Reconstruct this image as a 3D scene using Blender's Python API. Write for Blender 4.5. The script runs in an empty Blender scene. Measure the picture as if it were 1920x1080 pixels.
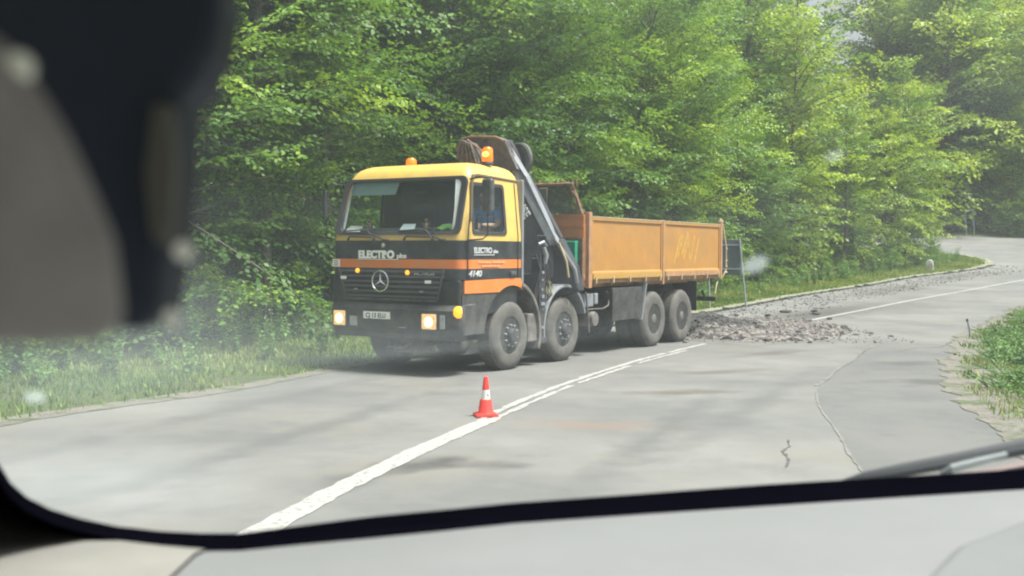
import bpy, bmesh, math, random
import numpy as np
from mathutils import Vector, Matrix
random.seed(7); rng = np.random.default_rng(11)
S = bpy.context.scene
COL = S.collection
R_ = math.radians

# ------------------------------------------------------------ camera
FPX, CH = 2070.43, 1.8538
cR = Vector((0.99998759, 0.00016291, 0.00498007)); cU = Vector((-0.00498274, 0.03269386, 0.99945299)); cF = Vector((0, 0.9994654, -0.03269427))
cd = bpy.data.cameras.new('camera'); cam = bpy.data.objects.new('camera', cd); COL.objects.link(cam)
cd.sensor_width = 36; cd.lens = 36 * FPX / 1920; cd.clip_start = 0.02; cd.clip_end = 1000
cd.dof.use_dof = True; cd.dof.focus_distance = 18.0; cd.dof.aperture_fstop = 7.0
m = Matrix((cR, cU, -cF)).transposed().to_4x4(); m.translation = (0, 0, CH); cam.matrix_world = m
S.camera = cam
# ------------------------------------------------------------ light
SUN_EL, SUN_AZ = 65, 104         # azimuth clockwise from +Y
w = bpy.data.worlds.new('World'); S.world = w; w.use_nodes = True
nt = w.node_tree; bg = nt.nodes['Background']
sky = nt.nodes.new('ShaderNodeTexSky'); sky.sky_type = 'NISHITA'; sky.sun_disc = False
sky.sun_elevation = R_(SUN_EL); sky.sun_rotation = R_(SUN_AZ); sky.dust_density = 6; sky.air_density = 1.0; sky.ozone_density = 1.0
hs = nt.nodes.new('ShaderNodeHueSaturation'); hs.inputs['Saturation'].default_value = 0.22
nt.links.new(sky.outputs[0], hs.inputs['Color']); nt.links.new(hs.outputs[0], bg.inputs['Color'])
bg.inputs['Strength'].default_value = 0.095
sd = bpy.data.lights.new('sun', 'SUN'); sun = bpy.data.objects.new('sun', sd); COL.objects.link(sun)
sd.energy = 4.6; sd.angle = R_(12); sd.color = (1, 0.95, 0.86)
sv = Vector((math.sin(R_(SUN_AZ)) * math.cos(R_(SUN_EL)), math.cos(R_(SUN_AZ)) * math.cos(R_(SUN_EL)), math.sin(R_(SUN_EL))))
sun.rotation_euler = sv.to_track_quat('Z', 'Y').to_euler(); sun.location = (0, 0, 60)
S.view_settings.view_transform = 'Standard'; S.view_settings.look = 'None'; S.view_settings.gamma = 1
S.view_settings.exposure = 0.9
S.cycles.max_bounces = 6; S.cycles.transparent_max_bounces = 8; S.cycles.diffuse_bounces = 3; S.cycles.glossy_bounces = 2
S.cycles.use_denoising = True; S.cycles.filter_width = 2.1; S.cycles.volume_bounces = 0

# ------------------------------------------------------------ helpers
def tag(o, label=None, cat=None, group=None, kind=None):
    if label: o['label'] = label
    if cat: o['category'] = cat
    if group: o['group'] = group
    if kind: o['kind'] = kind
    return o

def empty(name, loc=(0, 0, 0), rz=0, parent=None):
    o = bpy.data.objects.new(name, None); COL.objects.link(o); o.location = loc; o.rotation_euler = (0, 0, rz)
    o.empty_display_size = .2
    if parent: o.parent = parent
    return o

def copy_tree(o, parent=None):
    c = o.copy(); COL.objects.link(c)
    if parent: c.parent = parent
    for ch in list(o.children): copy_tree(ch, c)
    return c

def lin(c): return tuple(((v / 255) / 12.92 if v / 255 < .04045 else ((v / 255 + .055) / 1.055) ** 2.4) for v in c)

def mat(name, col, rough=.6, metal=0., var=.25, scale=6., dirt=None, dirt_amt=.5, bump=0., emit=None, spec=.5, dscale=3., coat=0.):
    m = bpy.data.materials.new(name); m.use_nodes = True; n = m.node_tree; N = n.nodes; L = n.links
    b = N['Principled BSDF']; tc = N.new('ShaderNodeTexCoord')
    b.inputs['Roughness'].default_value = rough; b.inputs['Metallic'].default_value = metal; b.inputs['Specular IOR Level'].default_value = spec
    if coat: b.inputs['Coat Weight'].default_value = coat; b.inputs['Coat Roughness'].default_value = .25
    no = N.new('ShaderNodeTexNoise'); no.inputs['Scale'].default_value = scale; no.inputs['Detail'].default_value = 6; no.inputs['Roughness'].default_value = .65
    L.new(tc.outputs['Object'], no.inputs['Vector'])
    mr = N.new('ShaderNodeMapRange'); mr.inputs[1].default_value = .3; mr.inputs[2].default_value = .7
    mr.inputs[3].default_value = 1 - var; mr.inputs[4].default_value = 1 + var * .6
    L.new(no.outputs['Fac'], mr.inputs[0])
    mx = N.new('ShaderNodeVectorMath'); mx.operation = 'SCALE'; mx.inputs[0].default_value = col[:3]; L.new(mr.outputs[0], mx.inputs['Scale'])
    out = mx.outputs[0]
    if dirt:
        n2 = N.new('ShaderNodeTexNoise'); n2.inputs['Scale'].default_value = dscale; n2.inputs['Detail'].default_value = 8; n2.inputs['Roughness'].default_value = .7
        L.new(tc.outputs['Object'], n2.inputs['Vector'])
        m2 = N.new('ShaderNodeMapRange'); m2.inputs[1].default_value = .42; m2.inputs[2].default_value = .7; m2.inputs[3].default_value = 0; m2.inputs[4].default_value = dirt_amt
        L.new(n2.outputs['Fac'], m2.inputs[0])
        mi = N.new('ShaderNodeMix'); mi.data_type = 'RGBA'; mi.inputs['B'].default_value = (*dirt, 1)
        L.new(m2.outputs[0], mi.inputs['Factor']); L.new(out, mi.inputs['A']); out = mi.outputs['Result']
    L.new(out, b.inputs['Base Color'])
    if bump:
        bp = N.new('ShaderNodeBump'); bp.inputs['Strength'].default_value = bump; bp.inputs['Distance'].default_value = .02
        n3 = N.new('ShaderNodeTexNoise'); n3.inputs['Scale'].default_value = scale * 6; n3.inputs['Detail'].default_value = 4
        L.new(tc.outputs['Object'], n3.inputs['Vector']); L.new(n3.outputs['Fac'], bp.inputs['Height']); L.new(bp.outputs[0], b.inputs['Normal'])
    if emit:
        b.inputs['Emission Color'].default_value = (*emit[0], 1); b.inputs['Emission Strength'].default_value = emit[1]
    return m

class MB:
    def __init__(s): s.v = []; s.f = []; s.mi = []
    def add(s, vs, fs, mi=0):
        o = len(s.v); s.v += [tuple(v) for v in vs]; s.f += [tuple(i + o for i in f) for f in fs]; s.mi += [mi] * len(fs); return s
    def box(s, a, b, mi=0, M=None):
        x0, y0, z0 = a; x1, y1, z1 = b
        vs = [Vector(p) for p in ((x0, y0, z0), (x1, y0, z0), (x1, y1, z0), (x0, y1, z0), (x0, y0, z1), (x1, y0, z1), (x1, y1, z1), (x0, y1, z1))]
        if M: vs = [M @ v for v in vs]
        return s.add(vs, [(0, 3, 2, 1), (4, 5, 6, 7), (0, 1, 5, 4), (1, 2, 6, 5), (2, 3, 7, 6), (3, 0, 4, 7)], mi)
    def tube(s, pts, r, n=8, mi=0, cap=True):
        pts = [Vector(p) for p in pts]; rs = r if isinstance(r, (list, tuple)) else [r] * len(pts)
        vs = []; up = None
        for i, p in enumerate(pts):
            t = (pts[min(i + 1, len(pts) - 1)] - pts[max(i - 1, 0)]).normalized()
            if up is None: up = t.orthogonal().normalized()
            up = (up - t * up.dot(t)).normalized(); sd_ = t.cross(up)
            for k in range(n):
                a = 2 * math.pi * k / n; vs.append(p + (up * math.cos(a) + sd_ * math.sin(a)) * rs[i])
        fs = [(i * n + k, i * n + (k + 1) % n, (i + 1) * n + (k + 1) % n, (i + 1) * n + k) for i in range(len(pts) - 1) for k in range(n)]
        if cap: fs += [tuple(range(n))[::-1], tuple((len(pts) - 1) * n + k for k in range(n))]
        return s.add(vs, fs, mi)
    def lathe(s, prof, M=None, n=28, mi=0, close=False):
        """prof: (r, h) around local Z"""
        vs = []
        for r, h in prof:
            for k in range(n):
                a = 2 * math.pi * k / n; v = Vector((r * math.cos(a), r * math.sin(a), h)); vs.append(M @ v if M else v)
        m_ = len(prof); fs = []
        for i in range(m_ if close else m_ - 1):
            j = (i + 1) % m_
            for k in range(n): fs.append((i * n + k, i * n + (k + 1) % n, j * n + (k + 1) % n, j * n + k))
        if not close:
            if prof[0][0] > 1e-4: fs.append(tuple(range(n))[::-1])
            if prof[-1][0] > 1e-4: fs.append(tuple((m_ - 1) * n + k for k in range(n)))
        return s.add(vs, fs, mi)
    def prism(s, poly, d, mi=0):
        """poly: 3-D points of one face; d: offset vector"""
        P = [Vector(p) for p in poly]; d = Vector(d); n = len(P)
        return s.add(P + [p + d for p in P], [tuple(range(n))[::-1], tuple(range(n, 2 * n))] + [(i, (i + 1) % n, n + (i + 1) % n, n + i) for i in range(n)], mi)
    def build(s, name, mats, parent=None, smooth=False, bevel=0, seg=2):
        me = bpy.data.meshes.new(name); me.from_pydata(s.v, [], s.f)
        mats = mats if isinstance(mats, (list, tuple)) else [mats]
        for q in mats: me.materials.append(q)
        me.polygons.foreach_set('material_index', s.mi)
        bm = bmesh.new(); bm.from_mesh(me); bmesh.ops.recalc_face_normals(bm, faces=bm.faces); bm.to_mesh(me); bm.free()
        if smooth:
            me.polygons.foreach_set('use_smooth', [True] * len(me.polygons))
            try: me.set_sharp_from_angle(angle=R_(38))
            except Exception: pass
        o = bpy.data.objects.new(name, me); COL.objects.link(o)
        if parent: o.parent = parent
        if bevel:
            b = o.modifiers.new('bevel', 'BEVEL'); b.width = bevel; b.segments = seg; b.limit_method = 'ANGLE'; b.angle_limit = R_(35)
            b.harden_normals = False
        return o

def quads_obj(name, V, nv, mats, parent=None, col=None, mi=None):
    """V: (n*nv,3) array of separate faces with nv verts each"""
    V = np.ascontiguousarray(V, dtype=np.float32).reshape(-1, 3); n = len(V) // nv
    me = bpy.data.meshes.new(name); me.vertices.add(len(V)); me.vertices.foreach_set('co', V.ravel())
    me.loops.add(len(V)); me.loops.foreach_set('vertex_index', np.arange(len(V), dtype=np.int32))
    me.polygons.add(n); me.polygons.foreach_set('loop_start', np.arange(0, len(V), nv, dtype=np.int32))
    for q in (mats if isinstance(mats, (list, tuple)) else [mats]): me.materials.append(q)
    if mi is not None: me.polygons.foreach_set('material_index', np.asarray(mi, dtype=np.int32))
    if col is not None:
        a = me.attributes.new('tint', 'FLOAT', 'POINT'); a.data.foreach_set('value', np.repeat(np.asarray(col, dtype=np.float32), nv))
    me.update(); me.validate()
    o = bpy.data.objects.new(name, me); COL.objects.link(o)
    if parent: o.parent = parent
    return o

# ------------------------------------------------------------ lie of the land
def sm(a, b, x):
    t = np.clip((x - a) / (b - a), 0, 1); return t * t * (3 - 2 * t)
def G(y): return .0008 * np.maximum(0, np.asarray(y, float) - 35) ** 2 * 1.0
def smooth_line(pts, step=1.0):
    P = np.array(pts, float); out = []
    n = len(P)
    for i in range(n - 1):
        p0 = P[max(i - 1, 0)]; p1 = P[i]; p2 = P[i + 1]; p3 = P[min(i + 2, n - 1)]
        k = max(2, int(np.linalg.norm(p2 - p1) / step))
        for t in np.linspace(0, 1, k, endpoint=False):
            out.append(.5 * ((2 * p1) + (-p0 + p2) * t + (2 * p0 - 5 * p1 + 4 * p2 - p3) * t * t + (-p0 + 3 * p1 - 3 * p2 + p3) * t ** 3))
    out.append(P[-1]); return np.array(out)
LEFT = smooth_line([(-11.5, -12), (-9, -2), (-7.2, 6), (-5.5, 11.6), (-3.97, 14.15), (-2.36, 18.07), (1.2, 26), (5.86, 34.58), (8.6, 40.1), (12.2, 46.8), (16.5, 53.3), (21.9, 61.3), (26.2, 66.2), (29.6, 70.3), (32.6, 75.5), (33.6, 80.5), (32.0, 85.8), (27, 89.5), (16, 92), (2, 94)])
RIGHT = smooth_line([(4.2, -12), (4.3, -2), (4.5, 6), (4.86, 9.98), (5.35, 11.85), (5.92, 14.53), (7.17, 17.93), (9.54, 23.45), (12.39, 28.77), (18.07, 38.92), (25, 47.5), (36, 58), (47, 68), (53.5, 79), (53.5, 90), (49, 97.5), (43, 100.8), (34, 101), (20, 103), (2, 105)])
CENTER = smooth_line([(-3.6, -6), (-2.45, 3), (-1.66, 7.4), (-1.15, 9.34), (-0.81, 10.52), (-0.25, 12.23), (0.66, 15.01), (2.18, 18.73), (4.02, 22.43), (5.32, 24.97), (7.71, 29.5), (10.84, 35.02), (15.09, 42.16), (20.09, 49.49), (27.57, 59.45), (36, 68.5), (42.5, 77), (43.5, 85), (40, 91), (33, 95), (20, 97.5), (2, 99.5)])
def resample(P, n):
    d = np.r_[0, np.cumsum(np.linalg.norm(np.diff(P, axis=0), axis=1))]; t = np.linspace(0, d[-1], n)
    return np.stack([np.interp(t, d, P[:, 0]), np.interp(t, d, P[:, 1])], 1)
def seg_dist(P, Q):
    A = Q[:-1]; B = Q[1:]; AB = B - A; L2 = (AB ** 2).sum(1); best = np.full(len(P), 1e9)
    for i in range(len(A)):
        t = np.clip(((P - A[i]) @ AB[i]) / L2[i], 0, 1); d = np.linalg.norm(P - (A[i] + t[:, None] * AB[i]), axis=1); best = np.minimum(best, d)
    return best
POLY = np.vstack([LEFT, RIGHT[::-1]])
def inside(P):
    x, y = P[:, 0], P[:, 1]; c = np.zeros(len(P), bool); n = len(POLY); j = n - 1
    for i in range(n):
        xi, yi = POLY[i]; xj, yj = POLY[j]
        if yi != yj:
            k = ((yi > y) != (yj > y)) & (x < (xj - xi) * (y - yi) / (yj - yi) + xi); c ^= k
        j = i
    return c
def dist_out(P):
    P = np.atleast_2d(P); d = np.minimum(seg_dist(P, LEFT[::2]), seg_dist(P, RIGHT[::2])); return np.where(inside(P), -d, d)
def height(P):
    P = np.atleast_2d(np.asarray(P, float)); d = dist_out(P); x, y = P[:, 0], P[:, 1]
    z = G(np.minimum(y, 112))
    bump_ = .05 * np.sin(x * 1.3 + y * .7) + .04 * np.sin(x * .6 - y * 1.1 + 2)
    z = z + np.where(d > 0, sm(.3, 3, d) * (.06 + bump_) + sm(7, 75, d) * 15, -.008 - .06 * sm(0, .6, -d))
    return z
def hz(x, y): return float(height([(x, y)])[0])

# ------------------------------------------------------------ materials
def mixmat(name, cols, scales, rough=.9, bump=.3, bscale=60, dist=.01, stains=(), seedoff=0):
    m = bpy.data.materials.new(name); m.use_nodes = True; n = m.node_tree; N = n.nodes; L = n.links; b = N['Principled BSDF']
    b.inputs['Roughness'].default_value = rough; b.inputs['Specular IOR Level'].default_value = .3
    tc = N.new('ShaderNodeTexCoord'); cur = None
    for i, (c, sc) in enumerate(zip(cols, scales)):
        if cur is None: cur = (*c, 1); continue
        no = N.new('ShaderNodeTexNoise'); no.inputs['Scale'].default_value = sc[0]; no.inputs['Detail'].default_value = 8; no.inputs['Roughness'].default_value = .62
        mp = N.new('ShaderNodeMapping'); mp.inputs['Location'].default_value = (i * 7.3 + seedoff, i * 3.1, 0)
        L.new(tc.outputs['Object'], mp.inputs['Vector']); L.new(mp.outputs[0], no.inputs['Vector'])
        mr = N.new('ShaderNodeMapRange'); mr.inputs[1].default_value = sc[1]; mr.inputs[2].default_value = sc[2]; mr.inputs[4].default_value = sc[3]
        L.new(no.outputs['Fac'], mr.inputs[0])
        mi = N.new('ShaderNodeMix'); mi.data_type = 'RGBA'; mi.inputs['B'].default_value = (*c, 1)
        if isinstance(cur, tuple): mi.inputs['A'].default_value = cur
        else: L.new(cur, mi.inputs['A'])
        L.new(mr.outputs[0], mi.inputs['Factor']); cur = mi.outputs['Result']
    for (x, y, rx, ry, rot, c, amt) in stains:     # real stains with a place of their own on the surface
        mp = N.new('ShaderNodeMapping'); mp.vector_type = 'TEXTURE'; mp.inputs['Location'].default_value = (x, y, 0); mp.inputs['Rotation'].default_value = (0, 0, R_(rot)); mp.inputs['Scale'].default_value = (rx, ry, 50)
        ad = N.new('ShaderNodeVectorMath'); no = N.new('ShaderNodeTexNoise'); no.inputs['Scale'].default_value = 2.2; no.inputs['Detail'].default_value = 6
        L.new(tc.outputs['Object'], no.inputs['Vector'])
        L.new(tc.outputs['Object'], mp.inputs['Vector']); ln = N.new('ShaderNodeVectorMath'); ln.operation = 'LENGTH'; L.new(mp.outputs[0], ln.inputs[0])
        s1 = N.new('ShaderNodeMath'); s1.operation = 'MULTIPLY_ADD'; L.new(no.outputs['Fac'], s1.inputs[0]); s1.inputs[1].default_value = 1.6; L.new(ln.outputs['Value'], s1.inputs[2])
        mr = N.new('ShaderNodeMapRange'); mr.inputs[1].default_value = .95; mr.inputs[2].default_value = 1.7; mr.inputs[3].default_value = amt; mr.inputs[4].default_value = 0
        L.new(s1.outputs[0], mr.inputs[0]); mi = N.new('ShaderNodeMix'); mi.data_type = 'RGBA'; mi.inputs['B'].default_value = (*c, 1); L.new(mr.outputs[0], mi.inputs['Factor']); L.new(cur, mi.inputs['A']); cur = mi.outputs['Result']
    L.new(cur, b.inputs['Base Color'])
    if bump:
        bp = N.new('ShaderNodeBump'); bp.inputs['Strength'].default_value = bump; bp.inputs['Distance'].default_value = dist
        n3 = N.new('ShaderNodeTexNoise'); n3.inputs['Scale'].default_value = bscale; n3.inputs['Detail'].default_value = 4
        L.new(tc.outputs['Object'], n3.inputs['Vector']); L.new(n3.outputs['Fac'], bp.inputs['Height']); L.new(bp.outputs[0], b.inputs['Normal'])
    return m

ASPH = (.128, .131, .130)
M = {}
M['asphalt'] = mixmat('asphalt', [ASPH, (.19, .19, .184), (.105, .108, .109), (.18, .168, .145), (.085, .085, .085)],
    [0, (.35, .4, .65, .9), (1.1, .52, .72, .55), (.55, .54, .72, .7), (45, .55, .75, .5)], rough=.88, bump=.45, bscale=70, dist=.01,
    stains=[(-.75, 9.6, .75, .45, 25, (.05, .05, .052), .85), (-.15, 9.55, .45, .35, 0, (.055, .055, .055), .8), (-1.25, 9.0, .8, .35, 60, (.08, .08, .08), .6), (2.2, 14.6, 1.1, .4, 15, (.075, .06, .05), .7), (3.3, 17.2, 1.3, .35, 30, (.08, .065, .055), .6),
            (.9, 11.8, 1.1, .5, 0, (.20, .135, .105), .5), (4.9, 20.5, 1.6, .4, 45, (.08, .065, .055), .6), (6.4, 17.2, .9, .7, 20, (.08, .08, .08), .7), (7.4, 22, 2.2, 1.0, 50, (.10, .10, .095), .5),
            (1.6, 11.5, .30, 5.0, -20, (.09, .092, .092), .6), (3.0, 13.5, .32, 5.5, -24, (.095, .097, .097), .6), (-2.2, 11.0, .35, 5.5, -19, (.095, .097, .097), .6), (-3.2, 13.0, .35, 5.5, -21, (.10, .10, .10), .5), (1.9, 19.5, 7.5, 2.6, 58, (.12, .12, .118), .6), (9.5, 34, 9, 1.6, 60, (.05, .047, .045), .8), (17, 50, 12, 1.4, 55, (.085, .08, .075), .7), (25, 62, 9, 1.2, 52, (.08, .075, .07), .7), (3.6, 12.5, 2.2, 1.2, 80, (.12, .122, .12), .5), (5.3, 16, 1.2, 2.6, -20, (.115, .117, .115), .6), (5.0, 24, 2.6, 2.2, 20, (.08, .07, .06), .7), (13, 38, 8, 2.4, 58, (.10, .095, .09), .6)])
M['asphalt2'] = mixmat('patched_asphalt', [(.112, .115, .115), (.135, .136, .133), (.085, .087, .088), (.15, .145, .13)], [0, (.5, .4, .6, .9), (1.4, .52, .7, .6), (6, .55, .7, .5)], rough=.9, bump=.5, bscale=60, dist=.01, stains=[(6.0, 15.9, 1.0, .6, 0, (.06, .06, .06), .7), (6.7, 18.6, 1.3, .5, 20, (.06, .06, .06), .6)])
M['paleedge'] = mixmat('pale_verge_strip', [(.23, .23, .17), (.15, .165, .10), (.27, .265, .22)], [0, (1.2, .4, .6, .8), (14, .45, .7, .7)], bump=.5, bscale=50)
M['paint'] = mixmat('road_paint', [(.34, .34, .33), (.15, .15, .147), (.24, .24, .235)], [0, (16, .52, .62, .8), (60, .45, .6, .6)], rough=.7, bump=.1)
M['tar'] = mixmat('sealing_seam', [(.185, .185, .18), (.125, .125, .123)], [0, (8, .4, .7, .8)], rough=.9, bump=.2)
M['darktar'] = mixmat('dark_crack', [(.075, .075, .075), (.12, .12, .12)], [0, (8, .4, .7, .8)], rough=.9, bump=.2)
M['shoulder'] = mixmat('sandy_gravel', [(.175, .165, .145), (.12, .11, .095), (.23, .22, .205), (.07, .10, .04)], [0, (3, .4, .6, .8), (22, .48, .62, .8), (2.2, .5, .6, .85)], bump=.8, bscale=60, dist=.03)
M['soil'] = mixmat('soil', [(.06, .085, .03), (.09, .075, .05), (.045, .07, .022), (.12, .13, .05)], [0, (.8, .45, .65, .6), (3, .45, .6, .6), (.35, .55, .7, .6)], bump=.6, bscale=20, dist=.05)
M['stone'] = mixmat('broken_stone', [(.15, .142, .136), (.27, .24, .225), (.07, .066, .062)], [0, (9, .42, .6, .85), (17, .48, .6, .85)], bump=.5, bscale=50)
M['rubble'] = mixmat('asphalt_rubble', [(.045, .045, .048), (.12, .11, .10)], [0, (14, .45, .7, .7)], bump=.6, bscale=60)

def leafmat(name, dark, light, trans=.35, yellow=None):
    m = bpy.data.materials.new(name); m.use_nodes = True; n = m.node_tree; N = n.nodes; L = n.links
    b = N['Principled BSDF']; b.inputs['Roughness'].default_value = .5; b.inputs['Specular IOR Level'].default_value = .35
    at = N.new('ShaderNodeAttribute'); at.attribute_name = 'tint'; oi = N.new('ShaderNodeObjectInfo')
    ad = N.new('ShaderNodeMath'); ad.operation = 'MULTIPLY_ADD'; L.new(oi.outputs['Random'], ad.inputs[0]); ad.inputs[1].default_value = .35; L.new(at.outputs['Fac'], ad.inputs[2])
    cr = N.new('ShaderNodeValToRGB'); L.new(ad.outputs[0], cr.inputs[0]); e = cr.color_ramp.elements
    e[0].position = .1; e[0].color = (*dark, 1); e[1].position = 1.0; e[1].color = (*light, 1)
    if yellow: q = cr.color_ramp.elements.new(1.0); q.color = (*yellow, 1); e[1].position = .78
    tr = N.new('ShaderNodeBsdfTranslucent'); ms = N.new('ShaderNodeMixShader'); ms.inputs[0].default_value = trans
    br = N.new('ShaderNodeVectorMath'); br.operation = 'MULTIPLY'; br.inputs[1].default_value = (1.35, 1.25, .6); L.new(cr.outputs[0], br.inputs[0])
    L.new(cr.outputs[0], b.inputs['Base Color']); L.new(br.outputs[0], tr.inputs['Color'])
    L.new(b.outputs[0], ms.inputs[1]); L.new(tr.outputs[0], ms.inputs[2]); L.new(ms.outputs[0], N['Material Output'].inputs['Surface'])
    return m
M['leaf'] = leafmat('hornbeam_leaves', (.045, .108, .025), (.165, .30, .036), yellow=(.34, .47, .045))
M['leaf2'] = leafmat('beech_leaves', (.04, .102, .03), (.145, .275, .042), yellow=(.29, .43, .05))
M['leaf3'] = leafmat('light_slope_leaves', (.09, .17, .035), (.26, .38, .045), yellow=(.38, .48, .06))
M['weed'] = leafmat('weed_leaves', (.055, .14, .045), (.15, .29, .08), yellow=(.22, .36, .12))
M['grass'] = leafmat('grass_blades', (.06, .13, .03), (.17, .27, .05), yellow=(.30, .33, .10), trans=.25)
M['bark'] = mixmat('bark', [(.10, .085, .07), (.17, .16, .14), (.05, .045, .035)], [0, (4, .45, .6, .7), (9, .5, .65, .7)], bump=.8, bscale=20, dist=.04)

# ------------------------------------------------------------ ground, road, markings
def sheet(name, X, Y, mtl, dz=0., hfun=None, kind='structure', hole=None):
    ny, nx = X.shape; P = np.stack([X.ravel(), Y.ravel()], 1); Z = (hfun(P) if hfun else G(P[:, 1])) + dz
    vs = np.column_stack([P, Z]); fs = [(j * nx + i, j * nx + i + 1, (j + 1) * nx + i + 1, (j + 1) * nx + i) for j in range(ny - 1) for i in range(nx - 1)]
    me = bpy.data.meshes.new(name); me.from_pydata(vs.tolist(), [], fs); me.materials.append(mtl); me.polygons.foreach_set('use_smooth', [True] * len(fs)); me.update()
    if me.polygons[0].normal.z < 0: me.flip_normals()
    o = bpy.data.objects.new(name, me); COL.objects.link(o); return tag(o, kind=kind)
xs = np.r_[np.linspace(-260, -40, 20), np.arange(-38, 75, 1.0), np.linspace(76, 300, 22)]
ys = np.r_[np.linspace(-80, -14, 10), np.arange(-12, 130, 1.0), np.linspace(132, 420, 24)]
X, Y = np.meshgrid(xs, ys)
sheet('ground', X, Y, M['soil'], 0, height)
nL = 160
la = resample(LEFT, nL); ra = resample(RIGHT, nL)
# stations matched by nearest point of the centre line
ce = resample(CENTER, nL)
def match(c, E):
    out = []; k = 0
    for q in c:
        d = ((E - q) ** 2).sum(1); i = int(np.argmin(d)); k = max(k, i); out.append(E[k])
    return np.array(out)
LE = match(ce, resample(LEFT, 900)); RE = match(ce, resample(RIGHT, 900))
t = np.linspace(0, 1, 7)[:, None, None]
grid = np.concatenate([LE[None] * (1 - t) + ce[None] * t, (ce[None] * (1 - t) + RE[None] * t)[1:]], 0)
road = sheet('road', grid[:, :, 0], grid[:, :, 1], M['asphalt'], .0)

def ribbon(name, P, w0, w1, mtl, dz, jag=0., kind='structure', extra=None, step=.25, gaps=(), d0=0., d1=0., soft=0):
    P = resample(P, max(8, int(np.linalg.norm(np.diff(P, axis=0), axis=1).sum() / step)))
    T = np.gradient(P, axis=0); T /= np.linalg.norm(T, axis=1)[:, None]; Nn = np.stack([T[:, 1], -T[:, 0]], 1)
    j0 = rng.normal(0, jag, len(P)); j1 = rng.normal(0, jag, len(P))
    if soft: kk = np.ones(soft) / soft ** .5; j0 = np.convolve(j0, kk, 'same'); j1 = np.convolve(j1, kk, 'same')
    a = P + Nn * (w0 + j0)[:, None]; b = P + Nn * (w1 + j1)[:, None]
    vs = [(x, y, float(G(y)) + dz + d0) for x, y in a] + [(x, y, float(G(y)) + dz + d1) for x, y in b]; n = len(P)
    fs = [(i, i + 1, n + i + 1, n + i) for i in range(n - 1) if not any(g0 < P[i][1] < g1 for g0, g1 in gaps)]
    me = bpy.data.meshes.new(name); me.from_pydata(vs, [], fs); me.materials.append(mtl); me.update()
    if me.polygons and me.polygons[0].normal.z < 0: me.flip_normals()
    o = bpy.data.objects.new(name, me); COL.objects.link(o)
    if extra: tag(o, extra[0], extra[1])
    return tag(o, kind=kind)
near = CENTER[(CENTER[:, 1] > -6) & (CENTER[:, 1] < 12.4)]; mid = CENTER[(CENTER[:, 1] > 12.2) & (CENTER[:, 1] < 22.6)]; far = CENTER[(CENTER[:, 1] > 25.5)]
ribbon('road_marking', near, -.07, .15, M['paint'], .006, .008, step=.12)
ribbon('road_marking', mid, -.13, -.03, M['paint'], .006, .010, step=.15, gaps=((20.1, 20.35),))
ribbon('road_marking', mid, .035, .115, M['paint'], .006, .012, step=.15, gaps=((15.2, 15.5), (17.9, 18.3), (20.9, 22.6)))
ribbon('road_marking', far, -.08, .08, M['paint'], .008, .008, step=.5)
ribbon('gravel_shoulder', LEFT, -.26, .14, M['shoulder'], .006, .035, d0=.004, soft=4)
ribbon('gravel_shoulder', LEFT[LEFT[:, 1] > 27], -.30, .22, M['paleedge'], .016, .04, step=.3, soft=4)
seam_ = smooth_line([(7.71, 22.91), (6.8, 21.2), (5.96, 19.21), (5.2, 17.6), (4.63, 16.17), (4.2, 15.1), (3.7, 13.2), (3.39, 11.43), (3.06, 9.8), (2.8, 8)], .3)[::-1]
rb_ = RIGHT[(RIGHT[:, 1] > 7.9) & (RIGHT[:, 1] < 23.2)]
A_ = resample(seam_, 40); B_ = resample(rb_, 40); tt_ = np.linspace(0, 1, 12)[:, None, None]; gg = A_[None] * (1 - tt_) + B_[None] * tt_
sheet('paved_bay', gg[:, :, 0], gg[:, :, 1], M['asphalt2'], .004)
ribbon('gravel_shoulder', RIGHT[(RIGHT[:, 1] < 60)], -.14, .8, M['shoulder'], .012, .07, step=.12, d1=.004, soft=4)
sheet_far = RIGHT[(RIGHT[:, 1] > 60)]; ribbon('gravel_shoulder', sheet_far, -.15, .9, M['shoulder'], .008, .05, soft=3)
seam = smooth_line([(7.71, 22.91), (6.8, 21.2), (5.96, 19.21), (5.2, 17.6), (4.63, 16.17), (4.25, 15.4)], .3)
ribbon('road_seam', seam, -.018, .015, M['tar'], .007, .014, step=.08)
ribbon('road_seam', seam + np.array([.035, 0]), -.012, .014, M['darktar'], .005, .010, step=.08)
ribbon('road_seam', smooth_line([(4.08, 14.73), (3.7, 13.2), (3.39, 11.43), (3.06, 9.8), (2.8, 8)], .3), -.013, .012, M['tar'], .007, .006, step=.1)
ribbon('road_crack', smooth_line([(2.75, 10.9), (2.66, 10.5), (2.55, 10.3), (2.5, 9.9), (2.38, 9.5)], .1), -.009, .009, M['darktar'], .006, .009, step=.04)
ribbon('road_crack', smooth_line([(9.3, 23.3), (8.5, 21.9), (7.9, 21.6), (7.2, 20.6)], .3), -.018, .018, M['darktar'], .006, .015, step=.1)

# ------------------------------------------------------------ foliage
def rot_basis(d, roll=0.):
    d = d / np.linalg.norm(d); up = np.array([0, 0, 1.]); s = np.cross(d, up); ns = np.linalg.norm(s)
    s = s / ns if ns > 1e-3 else np.array([1., 0, 0]); u = np.cross(s, d)
    c, q = math.cos(roll), math.sin(roll); return d, s * c + u * q, u * c - s * q

def leaf_quads(P, D, Sd, Up, L, W):
    """arrays: base points, direction, side, up -> folded diamond as one quad"""
    tip = P + D * L[:, None]; mid = P + D * (L * .5)[:, None]
    return np.stack([P, mid + Sd * W[:, None], tip - Up * (L * .15)[:, None], mid - Sd * W[:, None]], 1)

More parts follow.
